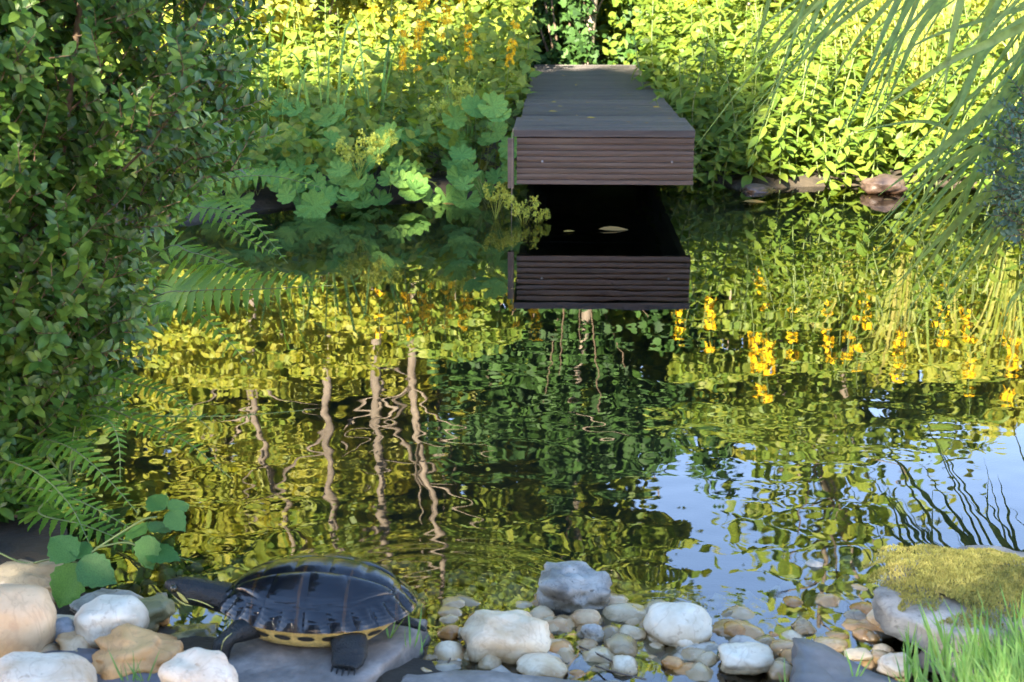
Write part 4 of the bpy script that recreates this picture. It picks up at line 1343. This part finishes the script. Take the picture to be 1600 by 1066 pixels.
# left of the jetty: flowering spikes behind the big leaves
for (px, y, sc_, lab) in ((622, 6.15, .60, "flowering loosestrife with the fullest yellow spike, left of its twin"), (662, 6.12, .61, "flowering loosestrife whose yellow spike stands right of the fullest one"), (640, 6.45, .70, "flowering loosestrife with a higher yellow spike behind the pair of full spikes"),
                          (704, 6.3, .66, "flowering loosestrife with a loose yellow spike midway to the jetty"), (738, 6.55, .66, "flowering loosestrife with few yellow flowers near the ivy shade"), (772, 6.25, .67, "flowering loosestrife with a yellow spike nearest the jetty's left edge")):
    p = at_y(px, 150, y)
    place("loosestrife", ST_F[int(px) % 3], (p.x, y, gz(p.x, y)), rnd(-1, 1), sc_, lab, "plant", None)
strife_row(6, -.70, .05, 6.8, 7.6, ST_F, "yellow flowering loosestrife at the back left of the jetty", "flowering loosestrife left of the jetty", .75, 1.0)
strife_row(18, -1.3, -.05, 5.95, 6.35, ST_S, "short loosestrife behind the large round leaves", "loosestrife shoots left of the jetty", .7, 1.0)
strife_row(16, -1.5, -.6, 6.4, 7.2, ST_T, "leafy loosestrife without flowers on the left bank", "leafy loosestrife left of the jetty", .8, 1.1)

# ------------------------------------------------------------------ lady's mantle
def mantle_leaf(seed):
    rs = random.Random(seed)
    V, F = [(0, 0, 0)], []
    nl, per = 9, 4
    n = nl * per
    for ring in (0.55, 1.0):
        for i in range(n + 1):
            f = i / n
            a = R(-90) + R(14) + f * R(332)
            lob = (i % per) / per
            r = .5 * (1 - .16 * (abs(lob - .5) * 2) ** 1.4 * (ring ** 2) + rs.uniform(-.01, .01))
            rr = r * ring
            # pleats: ribs up at the lobe middle, valley between
            z = .085 * rr * 2 * (1 - 2 * abs(lob - .5)) + .16 * rr * rr * 2 - .05 * rr * math.cos(2 * a)
            V.append((rr * math.cos(a), rr * math.sin(a), z))
    m = n + 1
    for i in range(n):
        F.append((0, 1 + i, 2 + i))
        F.append((1 + i, 1 + m + i, 2 + m + i)); F.append((1 + i, 2 + m + i, 2 + i))
    return mesh_py("mantle leaf", V, F, M['mantle'])
ML = [mantle_leaf(i) for i in range(3)]

def froth(seed, w=.17, h=.075, n=420):
    rs = random.Random(seed)
    b = Batch(); mats = []
    centers = [Vector((rs.uniform(-w, w) * .5, rs.uniform(-w, w) * .25, rs.uniform(-h, h) * .5)) for _ in range(14)]
    for i in range(n):
        c = rs.choice(centers)
        p = c + Vector((rs.gauss(0, 1), rs.gauss(0, 1), rs.gauss(0, 1))) * .009
        d = Vector((rs.uniform(-1, 1), rs.uniform(-1, 1), rs.uniform(-.3, 1))).normalized()
        mats.append(np.array(frame_m(p, d.orthogonal(), d, rs.uniform(.0045, .0075))))
    b.add(fv, ft, mats, [rs.random() for _ in mats])
    for c in centers:
        v, f = tube_tri([Vector((0, .02, -h * 1.6)), c.lerp(Vector((0, .02, -h)), .4), c], .0008, 4)
        b.raw(v, f, .2)
    return b.mesh("flower froth", M['lime'])
FR = [froth(i) for i in range(3)]

def mantle(px, py, y, n, spread, label, low=False):
    c = at_y(px, py, y)
    g = Vector((c.x, c.y + .12, gz(c.x, c.y + .12)))
    r = empty("ladys_mantle", g)
    tag(r, label, "plant", "lady's mantle clumps along the left water's edge")
    SV = Batch()
    for i in range(n):
        k = i / n
        p = c + Vector((rnd(-1, 1) * spread, rnd(-.10, .08), rnd(-.75, .75) * spread * .75))
        p.z = max(p.z, .02)
        nrm = Vector((rnd(-.45, .45), -rnd(.35, 1.0), rnd(.35, 1.0))).normalized()
        size = rnd(.085, .135)
        a = rnd(-1.2, 1.2)
        yd = Vector((math.sin(a), 0, -math.cos(a) * rnd(.5, 1)))
        yd = -(yd - nrm * yd.dot(nrm)).normalized()
        m = frame_m(p - g, -yd, nrm, size)
        link("leaf", random.choice(ML), r, m)
        v, f = tube_tri(bez([Vector((rnd(-.03, .03), .0, 0)), (p - g) * .6 + Vector((0, .03, .05)), p - g], 5), .0016, 4)
        SV.raw(v, f)
    tag(link("petioles", SV.mesh("petioles", M['stem']), r), kind="stuff")
    return r
random.seed(5)
mt = []
mt.append(mantle(395, 232, 5.75, 10, .16, "lady's mantle clump nearest the box bush at the left water's edge"))
mt.append(mantle(480, 200, 5.9, 10, .17, "lady's mantle clump with one round leaf held high among the tall grass"))
mt.append(mantle(432, 285, 5.55, 10, .16, "lady's mantle clump behind the tip of the green fern"))
mt.append(mantle(505, 290, 5.5, 11, .15, "lady's mantle clump whose leaves touch the water below the lime flowers"))
mt.append(mantle(575, 255, 5.6, 11, .16, "lady's mantle clump carrying the big lime green flower froth"))
mt.append(mantle(650, 235, 5.75, 10, .16, "lady's mantle clump with a broad flat leaf halfway to the jetty"))
mt.append(mantle(700, 285, 5.55, 9, .14, "lady's mantle clump with small leaves above the dark water gap"))
mt.append(mantle(745, 195, 5.75, 10, .15, "lady's mantle clump with a leaf spreading over the jetty's edge"))
mt.append(mantle(765, 255, 5.45, 10, .13, "lady's mantle clump pressed against the front corner of the jetty"))
mt.append(mantle(590, 305, 5.45, 8, .12, "lady's mantle clump in shadow right above the waterline"))
mt.append(mantle(385, 300, 5.40, 10, .16, "lady's mantle clump glimpsed between the green fern and the box bush"))
mt.append(mantle(340, 262, 5.50, 9, .16, "lady's mantle clump mostly hidden behind the box bush"))
mt.append(mantle(475, 322, 5.30, 5, .10, "lady's mantle clump lying lowest over the water"))
for r, px, py, y, s, nn in ((mt[4], 560, 232, 5.38, 1.0, 1), (mt[4], 590, 215, 5.4, .8, 2), (mt[8], 775, 305, 5.2, .8, 0), (mt[8], 820, 320, 5.12, .75, 1), (mt[5], 700, 165, 5.8, .9, 2), (mt[0], 400, 150, 5.8, .8, 1), (mt[7], 720, 140, 5.9, .8, 0), (mt[8], 840, 335, 5.1, .5, 2)):
    p = at_y(px, py, y) - r.matrix_basis.translation
    link("flower_froth", FR[nn], r, Matrix.Translation(p) @ Matrix.Rotation(rnd(-.4, .4), 4, 'Z') @ Matrix.Scale(s, 4))

# ------------------------------------------------------------------ tall grasses and golden reeds
def grass_proto(seed, n, h, w, mat, spread=.06, lean=(0, 0)):
    rs = random.Random(seed)
    parts = []
    for i in range(n):
        a = rs.random() * 6.283
        b = Vector((math.cos(a), math.sin(a), 0)) * rs.uniform(0, spread)
        hh = h * rs.uniform(.55, 1.05)
        d = Vector((math.cos(a) * rs.uniform(.05, .5) + lean[0], math.sin(a) * rs.uniform(.05, .4) + lean[1], 0))
        P = [b, b + Vector((0, 0, hh * .5)) + d * hh * .18, b + Vector((0, 0, hh * .88)) + d * hh * .55, b + Vector((0, 0, hh * rs.uniform(.75, 1.0))) + d * hh * 1.05]
        parts.append(("blade", blade_mesh(P, w * rs.uniform(.6, 1.2), M[mat], n=8, nrm=(rs.uniform(-.6, .6), -1, rs.uniform(0, .7))), Matrix.Identity(4)))
    return parts
TG = [grass_proto(i, 7, .72, .011, 'grass') for i in range(3)]
GG = [grass_proto(40 + i, 26, .95, .013, 'goldgrass', .10, (-.12, -.1)) for i in range(4)]
random.seed(11)
for (x, y, s) in ((-.98, 5.9, .95), (-.8, 6.0, 1.05), (-1.1, 6.2, 1.1), (-.62, 6.3, .9), (-.2, 5.95, .7)):
    place("tall_grass", random.choice(TG), (x, y, gz(x, y)), rnd(-3, 3), s, "tuft of tall green grass standing behind the lady's mantle leaves", "grass tuft", "tall grass tufts on the left bank")
for i in range(18):
    x, y = 1.75 + 1.9 * random.random(), 6.2 + 1.9 * random.random()
    place("golden_grass", random.choice(GG), (x, y, gz(x, y)), rnd(-.6, .6), rnd(.6, 1.0) + (y - 6.2) * .12, "clump of sunlit yellow grass blades on the right bank", "grass clump", "sunlit grass clumps on the right bank")

# ------------------------------------------------------------------ shrubs, hedge and trees behind
gen_tv, gen_tt = leaf_np(1.0, .55, 3, .2, .15, .45, .8)
ivy_tv = np.array([(0, 0, 0), (-.42, .1, .02), (-.5, .42, -.03), (-.22, .55, .03), (0, 1, -.08), (.22, .55, .03), (.5, .42, -.03), (.42, .1, .02), (0, .45, .05)], float)
ivy_tt = np.array([(0, 8, 1), (1, 8, 2), (2, 8, 3), (3, 8, 4), (4, 8, 5), (5, 8, 6), (6, 8, 7), (7, 8, 0)])[:, ::-1]

def cloud_leaves(n, centers, leafL, facing=(0, -.9, .35), shell=True, jitter=.8, rs=random):
    """leaf matrices through lumps: centres = (x, y, z, rx, ry, rz)"""
    mats, tints = [], []
    vol = np.array([c[3] * c[5] for c in centers]); vol = vol / vol.sum()
    ids = RNG.choice(len(centers), n, p=vol)
    for k in ids:
        cx, cy, cz, rx, ry, rz = centers[k]
        d = rvec()
        f = rs.uniform(.65, 1.0) if shell and rs.random() < .8 else rs.uniform(.1, .8)
        p = (cx + d.x * rx * f, cy + d.y * ry * f, cz + d.z * rz * f)
        nrm = (d * .6 + Vector(facing) + rvec() * jitter)
        yd = Vector((rs.uniform(-1, 1), rs.uniform(-1, 1), rs.uniform(-1, .4))) + d * .5
        mats.append(np.array(frame_m(p, yd, nrm, leafL * rs.uniform(.65, 1.25)))); tints.append(rs.random())
    return mats, tints

def shrub_mesh(seed, w, d, h, n, leafL, mat, lumps=16, z0=.05, tv=None, tt=None):
    random.seed(seed)
    cs = []
    for i in range(lumps):
        z = z0 + (h - z0) * (i + .5) / lumps
        t = z / h
        r = w * (.55 + .45 * math.sin(math.pi * min(1, t * .9 + .1)))
        a = rnd(0, 6.283)
        cs.append((rnd(-1, 1) * r * .7, rnd(-1, 1) * d * .6, z, w * rnd(.28, .5), d * rnd(.3, .5), h / lumps * rnd(1.2, 2.6)))
    mats, tints = cloud_leaves(n, cs, leafL)
    b = Batch(); b.add(gen_tv if tv is None else tv, gen_tt if tt is None else tt, mats, tints)
    return b, np.array(mats), np.array(tints), cs

def stems_mesh(seed, h, n, spread, r0, mat='bark'):
    random.seed(seed)
    b = Batch()
    for i in range(n):
        a = rnd(0, 6.283)
        e = Vector((math.cos(a) * spread * rnd(.3, 1), math.sin(a) * spread * rnd(.3, .8), h * rnd(.6, .95)))
        P = bez([(rnd(-.05, .05), rnd(-.05, .05), -.05), e * .4 + Vector((rnd(-.08, .08), rnd(-.08, .08), .1)), e], 8)
        v, f = tube_tri(P, [r0 * (1 - .75 * k / 8) for k in range(9)], 6)
        b.raw(v, f)
    return b.mesh("stems", M[mat])

# golden shrub in full sun, upper left
b, mats, tints, _ = shrub_mesh(61, .62, .5, 1.2, 7500, .052, 'gold', 34)
gs_mat = mats
leaf_gold = mesh_np("golden leaf", gen_tv, gen_tt, M['gold'])
def leafy_thing(name, loc, mats, tints, tv, tt, mat, leaf_me, stems, label, cat, group=None, n_single=300, rz=0):
    r = empty(name, loc, rz)
    tag(r, label, cat, group)
    wp = mats[:, :3, 3]
    # front and lit leaves show largest
    score = wp[:, 1] - .25 * wp[:, 2]
    vis = (wp[:, 2] + loc[2] < .8)
    order = np.argsort(np.where(vis, score, 99))[:n_single]
    mask = np.ones(len(mats), bool); mask[order] = False
    for i in order: link("leaf", leaf_me, r, Matrix(mats[i].tolist()))
    bb = Batch(); bb.add(tv, tt, mats[mask], tints[mask])
    tag(link("crown", bb.mesh("crown", M[mat]), r), kind="stuff")
    if stems: link("stems", stems, r)
    return r
leafy_thing("golden_shrub", (-1.05, 7.9, .08), mats, tints, gen_tv, gen_tt, 'gold', leaf_gold, stems_mesh(62, 1.1, 6, .3, .012), "golden yellow shrub glowing in the sun at upper left", "shrub")
b, mats, tints, _ = shrub_mesh(63, .62, .5, 1.3, 7500, .052, 'gold', 34)
leafy_thing("golden_shrub", (-1.75, 7.5, .08), mats, tints, gen_tv, gen_tt, 'gold', leaf_gold, stems_mesh(64, 1.1, 6, .3, .012), "yellow green shrub half hidden behind the box bush", "shrub")
b, mats, tints, _ = shrub_mesh(67, .5, .45, 1.3, 6500, .055, 'hedge', 34)
leaf_hedge = mesh_np("hedge leaf", gen_tv, gen_tt, M['hedge'])
leafy_thing("green_shrub", (-.32, 8.3, .08), mats, tints, gen_tv, gen_tt, 'hedge', leaf_hedge, stems_mesh(68, 1.1, 5, .3, .012), "mid green shrub behind the yellow flowers left of the jetty", "shrub")
b, mats, tints, _ = shrub_mesh(69, .8, .5, 1.5, 8000, .055, 'gold', 34)
leafy_thing("golden_shrub", (2.6, 8.6, .08), mats, tints, gen_tv, gen_tt, 'gold', leaf_gold, stems_mesh(70, 1.2, 5, .3, .012), "yellow shrub behind the golden grass at upper right", "shrub")

# undergrowth that closes the gaps between the plants
def undergrowth(label, n, x0, x1, y0, y1, hf, leafL, mat, seed):
    random.seed(seed)
    mats, tints = [], []
    rg = np.random.default_rng(seed)
    xs, ys = rg.uniform(x0, x1, n), rg.uniform(y0, y1, n)
    ok = (pond_sd(xs, ys) < -.0) & ~((np.abs(xs - .33 - (ys - 5.2) * .0314) < .30) & (ys < 8.9))
    for x, y in zip(xs[ok].tolist(), ys[ok].tolist()):
        h = hf(x, y) * (1 + .5 * mnoise.noise(Vector((x * 3, y * 3, seed))))
        z = .05 + h * math.sqrt(random.random())
        nrm = Vector((rnd(-.7, .7), rnd(-1.1, .2), rnd(.1, 1)))
        mats.append(np.array(frame_m((x, y, z), (rnd(-1, 1), rnd(-1, .6), rnd(-.7, .6)), nrm, leafL * rnd(.6, 1.25)))); tints.append(random.random())
    b = Batch(); b.add(gen_tv, gen_tt, mats, tints)
    tag(link("undergrowth", b.mesh("undergrowth", M[mat])), label, "undergrowth", kind="stuff")
undergrowth("dense green undergrowth filling the left bank behind the water plants", 20000, -3.2, .1, 5.25, 9.6, lambda x, y: min(.75, .14 + .20 * (y - 5.25)), .062, 'hedge', 3)
undergrowth("dense yellow green undergrowth filling the right bank", 22000, .6, 3.8, 5.95, 9.6, lambda x, y: min(.8, .10 + .26 * (y - 5.95)), .062, 'strife', 4)
undergrowth("pale golden undergrowth at the far right of the bank", 7000, 1.7, 3.9, 6.1, 8.6, lambda x, y: min(.85, .12 + .36 * (y - 6.0)), .055, 'gold', 5)

b, mats, tints, _ = shrub_mesh(73, .8, .5, 1.95, 9000, .06, 'hedge', 44)
leafy_thing("green_shrub", (1.55, 8.35, .08), mats, tints, gen_tv, gen_tt, 'hedge', leaf_hedge, stems_mesh(74, 1.7, 6, .4, .014), "broad green shrub behind the flowering loosestrife right of the jetty", "shrub")

# ivy hedge behind the jetty, its shade put into dark leaf colours
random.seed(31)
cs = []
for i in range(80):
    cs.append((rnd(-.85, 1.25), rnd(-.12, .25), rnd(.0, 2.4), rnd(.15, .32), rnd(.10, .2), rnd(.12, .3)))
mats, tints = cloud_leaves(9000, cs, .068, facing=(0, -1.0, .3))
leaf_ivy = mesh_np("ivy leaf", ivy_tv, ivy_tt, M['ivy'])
leafy_thing("ivy_hedge", (.35, 9.15, .08), np.array(mats), np.array(tints), ivy_tv, ivy_tt, 'ivy', leaf_ivy, stems_mesh(32, 2.0, 14, .6, .010, 'twig'), "ivy covered hedge, darkened in colour as if shaded, behind the far end of the jetty", "hedge")

# background hedge shrubs: three variants, copied
HV = []
for i in range(3):
    b, _, _, _ = shrub_mesh(80 + i, .80, .5, 3.3, 10500, .10, 'hedge', 70)
    HV.append((b.mesh("crown", M['hedge' if i != 1 else 'gold']), stems_mesh(90 + i, 3.0, 5, .45, .022)))
random.seed(41)
def hedge_shrub(x, y, s, label, group, k):
    r = empty("hedge_shrub", (x, y, .08), rnd(-.5, .5), s)
    tag(r, label, "shrub", group)
    tag(link("crown", HV[k % 3][0], r), kind="stuff"); link("stems", HV[k % 3][1], r)
for i in range(13):
    hedge_shrub(-6.6 + i * .6, 10.2 + rnd(-.2, .4), rnd(1.20, 1.32), "tall sunlit hedge shrub at the back behind the left bank", "hedge shrubs behind the left bank", i)
for i in range(11):
    hedge_shrub(1.2 + i * .62, 9.9 + rnd(-.2, .4), rnd(.70, .78), "lower sunlit hedge shrub at the back behind the right bank", "hedge shrubs behind the right bank", i)

# slender trees
def slender_tree(x, y, h, r0, seed, label, crown_z, n_leaf, lean=0.0, mat='hedge', cat="tree", name="slender_tree", group="slender trees behind the left bank", leafL=.06, crown_r=.45):
    random.seed(seed)
    rt = empty(name, (x, y, .06))
    tag(rt, label, cat, group)
    b = Batch()
    P = bez([(0, 0, -.1), (lean * .2 + rnd(-.09, .09), rnd(-.05, .05), h * .22), (lean * .4 + rnd(-.16, .16), rnd(-.08, .08), h * .45), (lean * .6 + rnd(-.16, .16), rnd(-.08, .08), h * .7), (lean + rnd(-.1, .1), rnd(-.1, .1), h)], 18)
    v, f = tube_tri(P, [r0 * (1 - .7 * k / 18) for k in range(19)], 10); b.raw(v, f)
    cs = []
    for i in range(11):
        k = random.randint(8, 17)
        a = rnd(0, 6.283); l = rnd(.3, .8)
        e = P[k] + Vector((math.cos(a) * l * .8, math.sin(a) * l * .6, l * rnd(.3, .9)))
        v, f = tube_tri(bez([P[k], P[k].lerp(e, .5) + rvec() * .08, e], 6), [r0 * .4 * (1 - .8 * q / 6) for q in range(7)], 6); b.raw(v, f)
        if e.z > crown_z: cs.append((e.x, e.y, e.z, crown_r * rnd(.5, .9), crown_r * rnd(.5, .8), crown_r * rnd(.4, .7)))
    link("trunk", b.mesh("trunk", M['bark']), rt)
    if cs and n_leaf:
        mats, tints = cloud_leaves(n_leaf, cs, leafL)
        bb = Batch(); bb.add(gen_tv, gen_tt, mats, tints)
        tag(link("crown", bb.mesh("crown", M[mat]), rt), kind="stuff")
    return rt
slender_tree(-1.12, 8.5, 4.2, .040, 51, "slender tree with a pale crooked trunk seen mirrored left of centre", 2.6, 700, .12)
slender_tree(-.92, 8.75, 3.9, .048, 52, "thicker slender tree that forks low, seen mirrored beside the yellow flowers", 2.6, 600, -.1)
slender_tree(-.66, 8.6, 4.0, .036, 53, "slender tree with side twigs whose mirror image runs to the turtle's shell", 2.5, 600, .1)
if False: slender_tree(-.40, 8.9, 3.8, .028, 54, "thin young tree behind the yellow loosestrife left of the jetty", 2.5, 500, .05)
slender_tree(-1.55, 8.7, 4.0, .034, 55, "slender tree leaning left, mirrored beneath the fern tip", 2.0, 1800, -.05, mat='gold', crown_r=.6)  # gold crown: yellow sunlight on the leaves is put into their colour
slender_tree(.44, 8.98, 4.6, .042, 56, "tree with a sunlit trunk wrapped in added ivy standing at the end of the jetty", 2.2, 5000, -.1, group=None, name="jetty_tree", crown_r=.7, leafL=.075)
random.seed(58)
jt = bpy.data.objects["jetty_tree"]
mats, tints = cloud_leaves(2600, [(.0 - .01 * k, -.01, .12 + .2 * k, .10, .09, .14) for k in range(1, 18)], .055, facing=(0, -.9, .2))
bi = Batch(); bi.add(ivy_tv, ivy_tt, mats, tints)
tag(link("ivy", bi.mesh("ivy", M['ivy']), jt), kind="stuff")  # ivy added to break up the evenly lit trunk in place of dapples
slender_tree(1.80, 8.75, 3.4, .040, 57, "small leafy tree with a forked trunk mirrored against the blue sky at right", 1.8, 600, .2, group=None, name="small_tree", leafL=.11, crown_r=.75)
slender_tree(2.02, 8.85, 3.2, .036, 58, "thin tree close behind the forked one, mirrored against the blue sky at right", 1.8, 500, .4, group=None, name="small_tree", leafL=.11, crown_r=.75)

# ------------------------------------------------------------------ added unseen trees behind the viewer, shaped to shade the pond
random.seed(71)
bb = Batch()
cs = [(rnd(-1, 1) * 1.1, rnd(-.9, .9), rnd(6.55, 7.0), rnd(.7, 1.1), rnd(.6, 1.0), rnd(.32, .5)) for _ in range(16)]
mats, tints = cloud_leaves(6000, cs, .22, facing=(0, 0, .3), shell=False)
bb.add(gen_tv, gen_tt, mats, tints)
cs = [(rnd(-1, 1) * 1.1, rnd(-.9, .9), rnd(.6, 6.0), rnd(.7, 1.1), rnd(.6, 1.0), rnd(.5, .9)) for _ in range(34)]
mats, tints = cloud_leaves(11000, cs, .10, facing=(0, 0, .3), shell=False)
bb.add(gen_tv, gen_tt, mats, tints)
shade_crown = bb.mesh("crown", M['shade'])
v, f = tube_tri([(0, 0, -.2), (.05, 0, 3), (0, .05, 6)], [.2, .15, .06], 10)
tb = Batch(); tb.raw(v, f); shade_trunk = tb.mesh("trunk", M['bark'])
for (x, H) in ((-9.6, 8.1), (-8.8, 7.9), (-8.0, 8.0), (-7.2, 7.85), (-6.4, 7.95), (-5.7, 8.15), (-5.2, 8.2), (-4.6, 9.2), (-4.3, 8.9), (-4.05, 8.5), (-3.75, 8.2), (-3.3, 7.15), (-2.85, 7.3), (-2.5, 7.2), (-1.7, 7.25), (-.9, 7.2), (-.1, 7.3), (.7, 7.3)):
    r = empty("shade_caster_tree", (x, -6 + rnd(-.2, .2), .05), 0, 1.0)
    r.scale = (.22 if H == 7.15 else .42 if H < 8.45 else .30, .8, H / 7.45 * (.965 if x < -4.65 or x > -3.7 else .985))
    tag(r, "added unseen tree in a row shaped to shade the pond from behind the viewer", "tree", "added trees shading the pond")
    tag(link("crown", shade_crown, r), kind="stuff"); link("trunk", shade_trunk, r)

# ------------------------------------------------------------------ small details
# grass in the lower right corner
gb = Batch()
tvb, ttb = leaf_np(1.0, .05, 5, .3, .35, .2, .7)
mats, tints = [], []
random.seed(91)
for i in range(650):
    px = 1400 + 260 * math.sqrt(random.random()); py = rnd(1010, 1150)
    if (px - 1400) * .35 + (py - 1030) < 20: continue
    p = at_z(px, py, .03)
    d = Vector((rnd(-.6, .35), rnd(-.3, .5), 1))
    mats.append(np.array(frame_m(p, d, (rnd(-1, 1), -1, .3), rnd(.03, .085)))); tints.append(random.random())
for (px, py, n) in ((205, 1062, 5), (222, 1060, 4), (612, 990, 3), (640, 1000, 3), (660, 1010, 2), (1330, 1066, 5), (1230, 1080, 3)):
    for k in range(n):
        p = at_z(px + rnd(-8, 8), py + 14, .03)
        mats.append(np.array(frame_m(p, (rnd(-.5, .5), rnd(-.2, .3), 1), (rnd(-1, 1), -1, .3), rnd(.03, .06)))); tints.append(random.random())
gb.add(tvb, ttb, mats, tints)
tag(link("grass", gb.mesh("grass", M['grass'])), "short bright green grass growing between the front stones", "grass", kind="stuff")

# floating leaves and twigs
fl_tv, fl_tt = leaf_np(1.0, .32, 5, .15, .05)
flm = mesh_np("fallen leaf", fl_tv, fl_tt, M['dead'])
p = at_z(935, 358, .006)
tag(link("floating_leaf", flm, None, frame_m(p, (1, .1, 0), (0, -.3, 1), .11)), "curled yellow leaf floating in the dark water under the jetty", "leaf")
for (px, py, L_, a, lab) in ((1160, 315, .10, .1, "pale brown leaf floating right of the jetty"), (880, 362, .05, .5, "small withered leaf floating near the left jetty post"), (690, 318, .06, -.3, "small yellow leaf floating below the lady's mantle"), (1380, 312, .05, .3, "brown leaf floating below the pink brown stone")):
    p = at_z(px, py, .005)
    tag(link("floating_leaf", flm, None, frame_m(p, (math.cos(a), math.sin(a), 0), (0, -.2, 1), L_)), lab, "leaf")
for (a, b_, c_, lab) in (((985, 1050), (940, 1025), (905, 1010), "thin pale twig lying across the front sunken stones"), ((700, 1035), (735, 985), (800, 960), "thin dark root curving past the large cream stone"), ((1010, 1062), (960, 1050), (930, 1040), "pale stalk in the water by the front flagstone")):
    V, F = tube_np(bez([at_z(*a, .004), at_z(*b_, .010), at_z(*c_, .004)], 10), .0013, 5)
    tag(link("twig", mesh_py("twig", V, F, M['twig'])), lab, "twig")
fb_ = Batch(); mats, tints = [], []
random.seed(97)
for i in range(420):
    x, y = (rnd(-1.2, 2.2), rnd(4.6, 5.9)) if i < 260 else (rnd(-1.0, 1.4), rnd(2.2, 4.6))
    if mnoise.noise(Vector((x * 1.5, y * 1.5, 4))) < -.05: continue
    mats.append(np.array(frame_m((x, y, .0025), (rnd(-1, 1), rnd(-1, 1), 0), (0, 0, 1), rnd(.003, .011)))); tints.append(random.random())
fb_.add(gen_tv, gen_tt, mats, tints)
tag(link("floating_debris", fb_.mesh("floating debris", M['dead'])), "tiny leaf bits and petals floating on the pond", "debris", kind="stuff")
# fallen leaves on the jetty boards
for i in range(16):
    px, py = rnd(830, 1060), rnd(115, 200)
    p = at_z(px, py, DK_TOP + .003)
    if p.y < 5.3 or p.y > 8.6: continue
    tag(link("fallen_leaf", flm, None, frame_m(p, (rnd(-1, 1), rnd(-1, 1), 0), (rnd(-.3, .3), -.3, 1), rnd(.02, .04))), "tiny fallen leaf lying on the jetty boards", "leaf", "fallen leaves on the jetty")
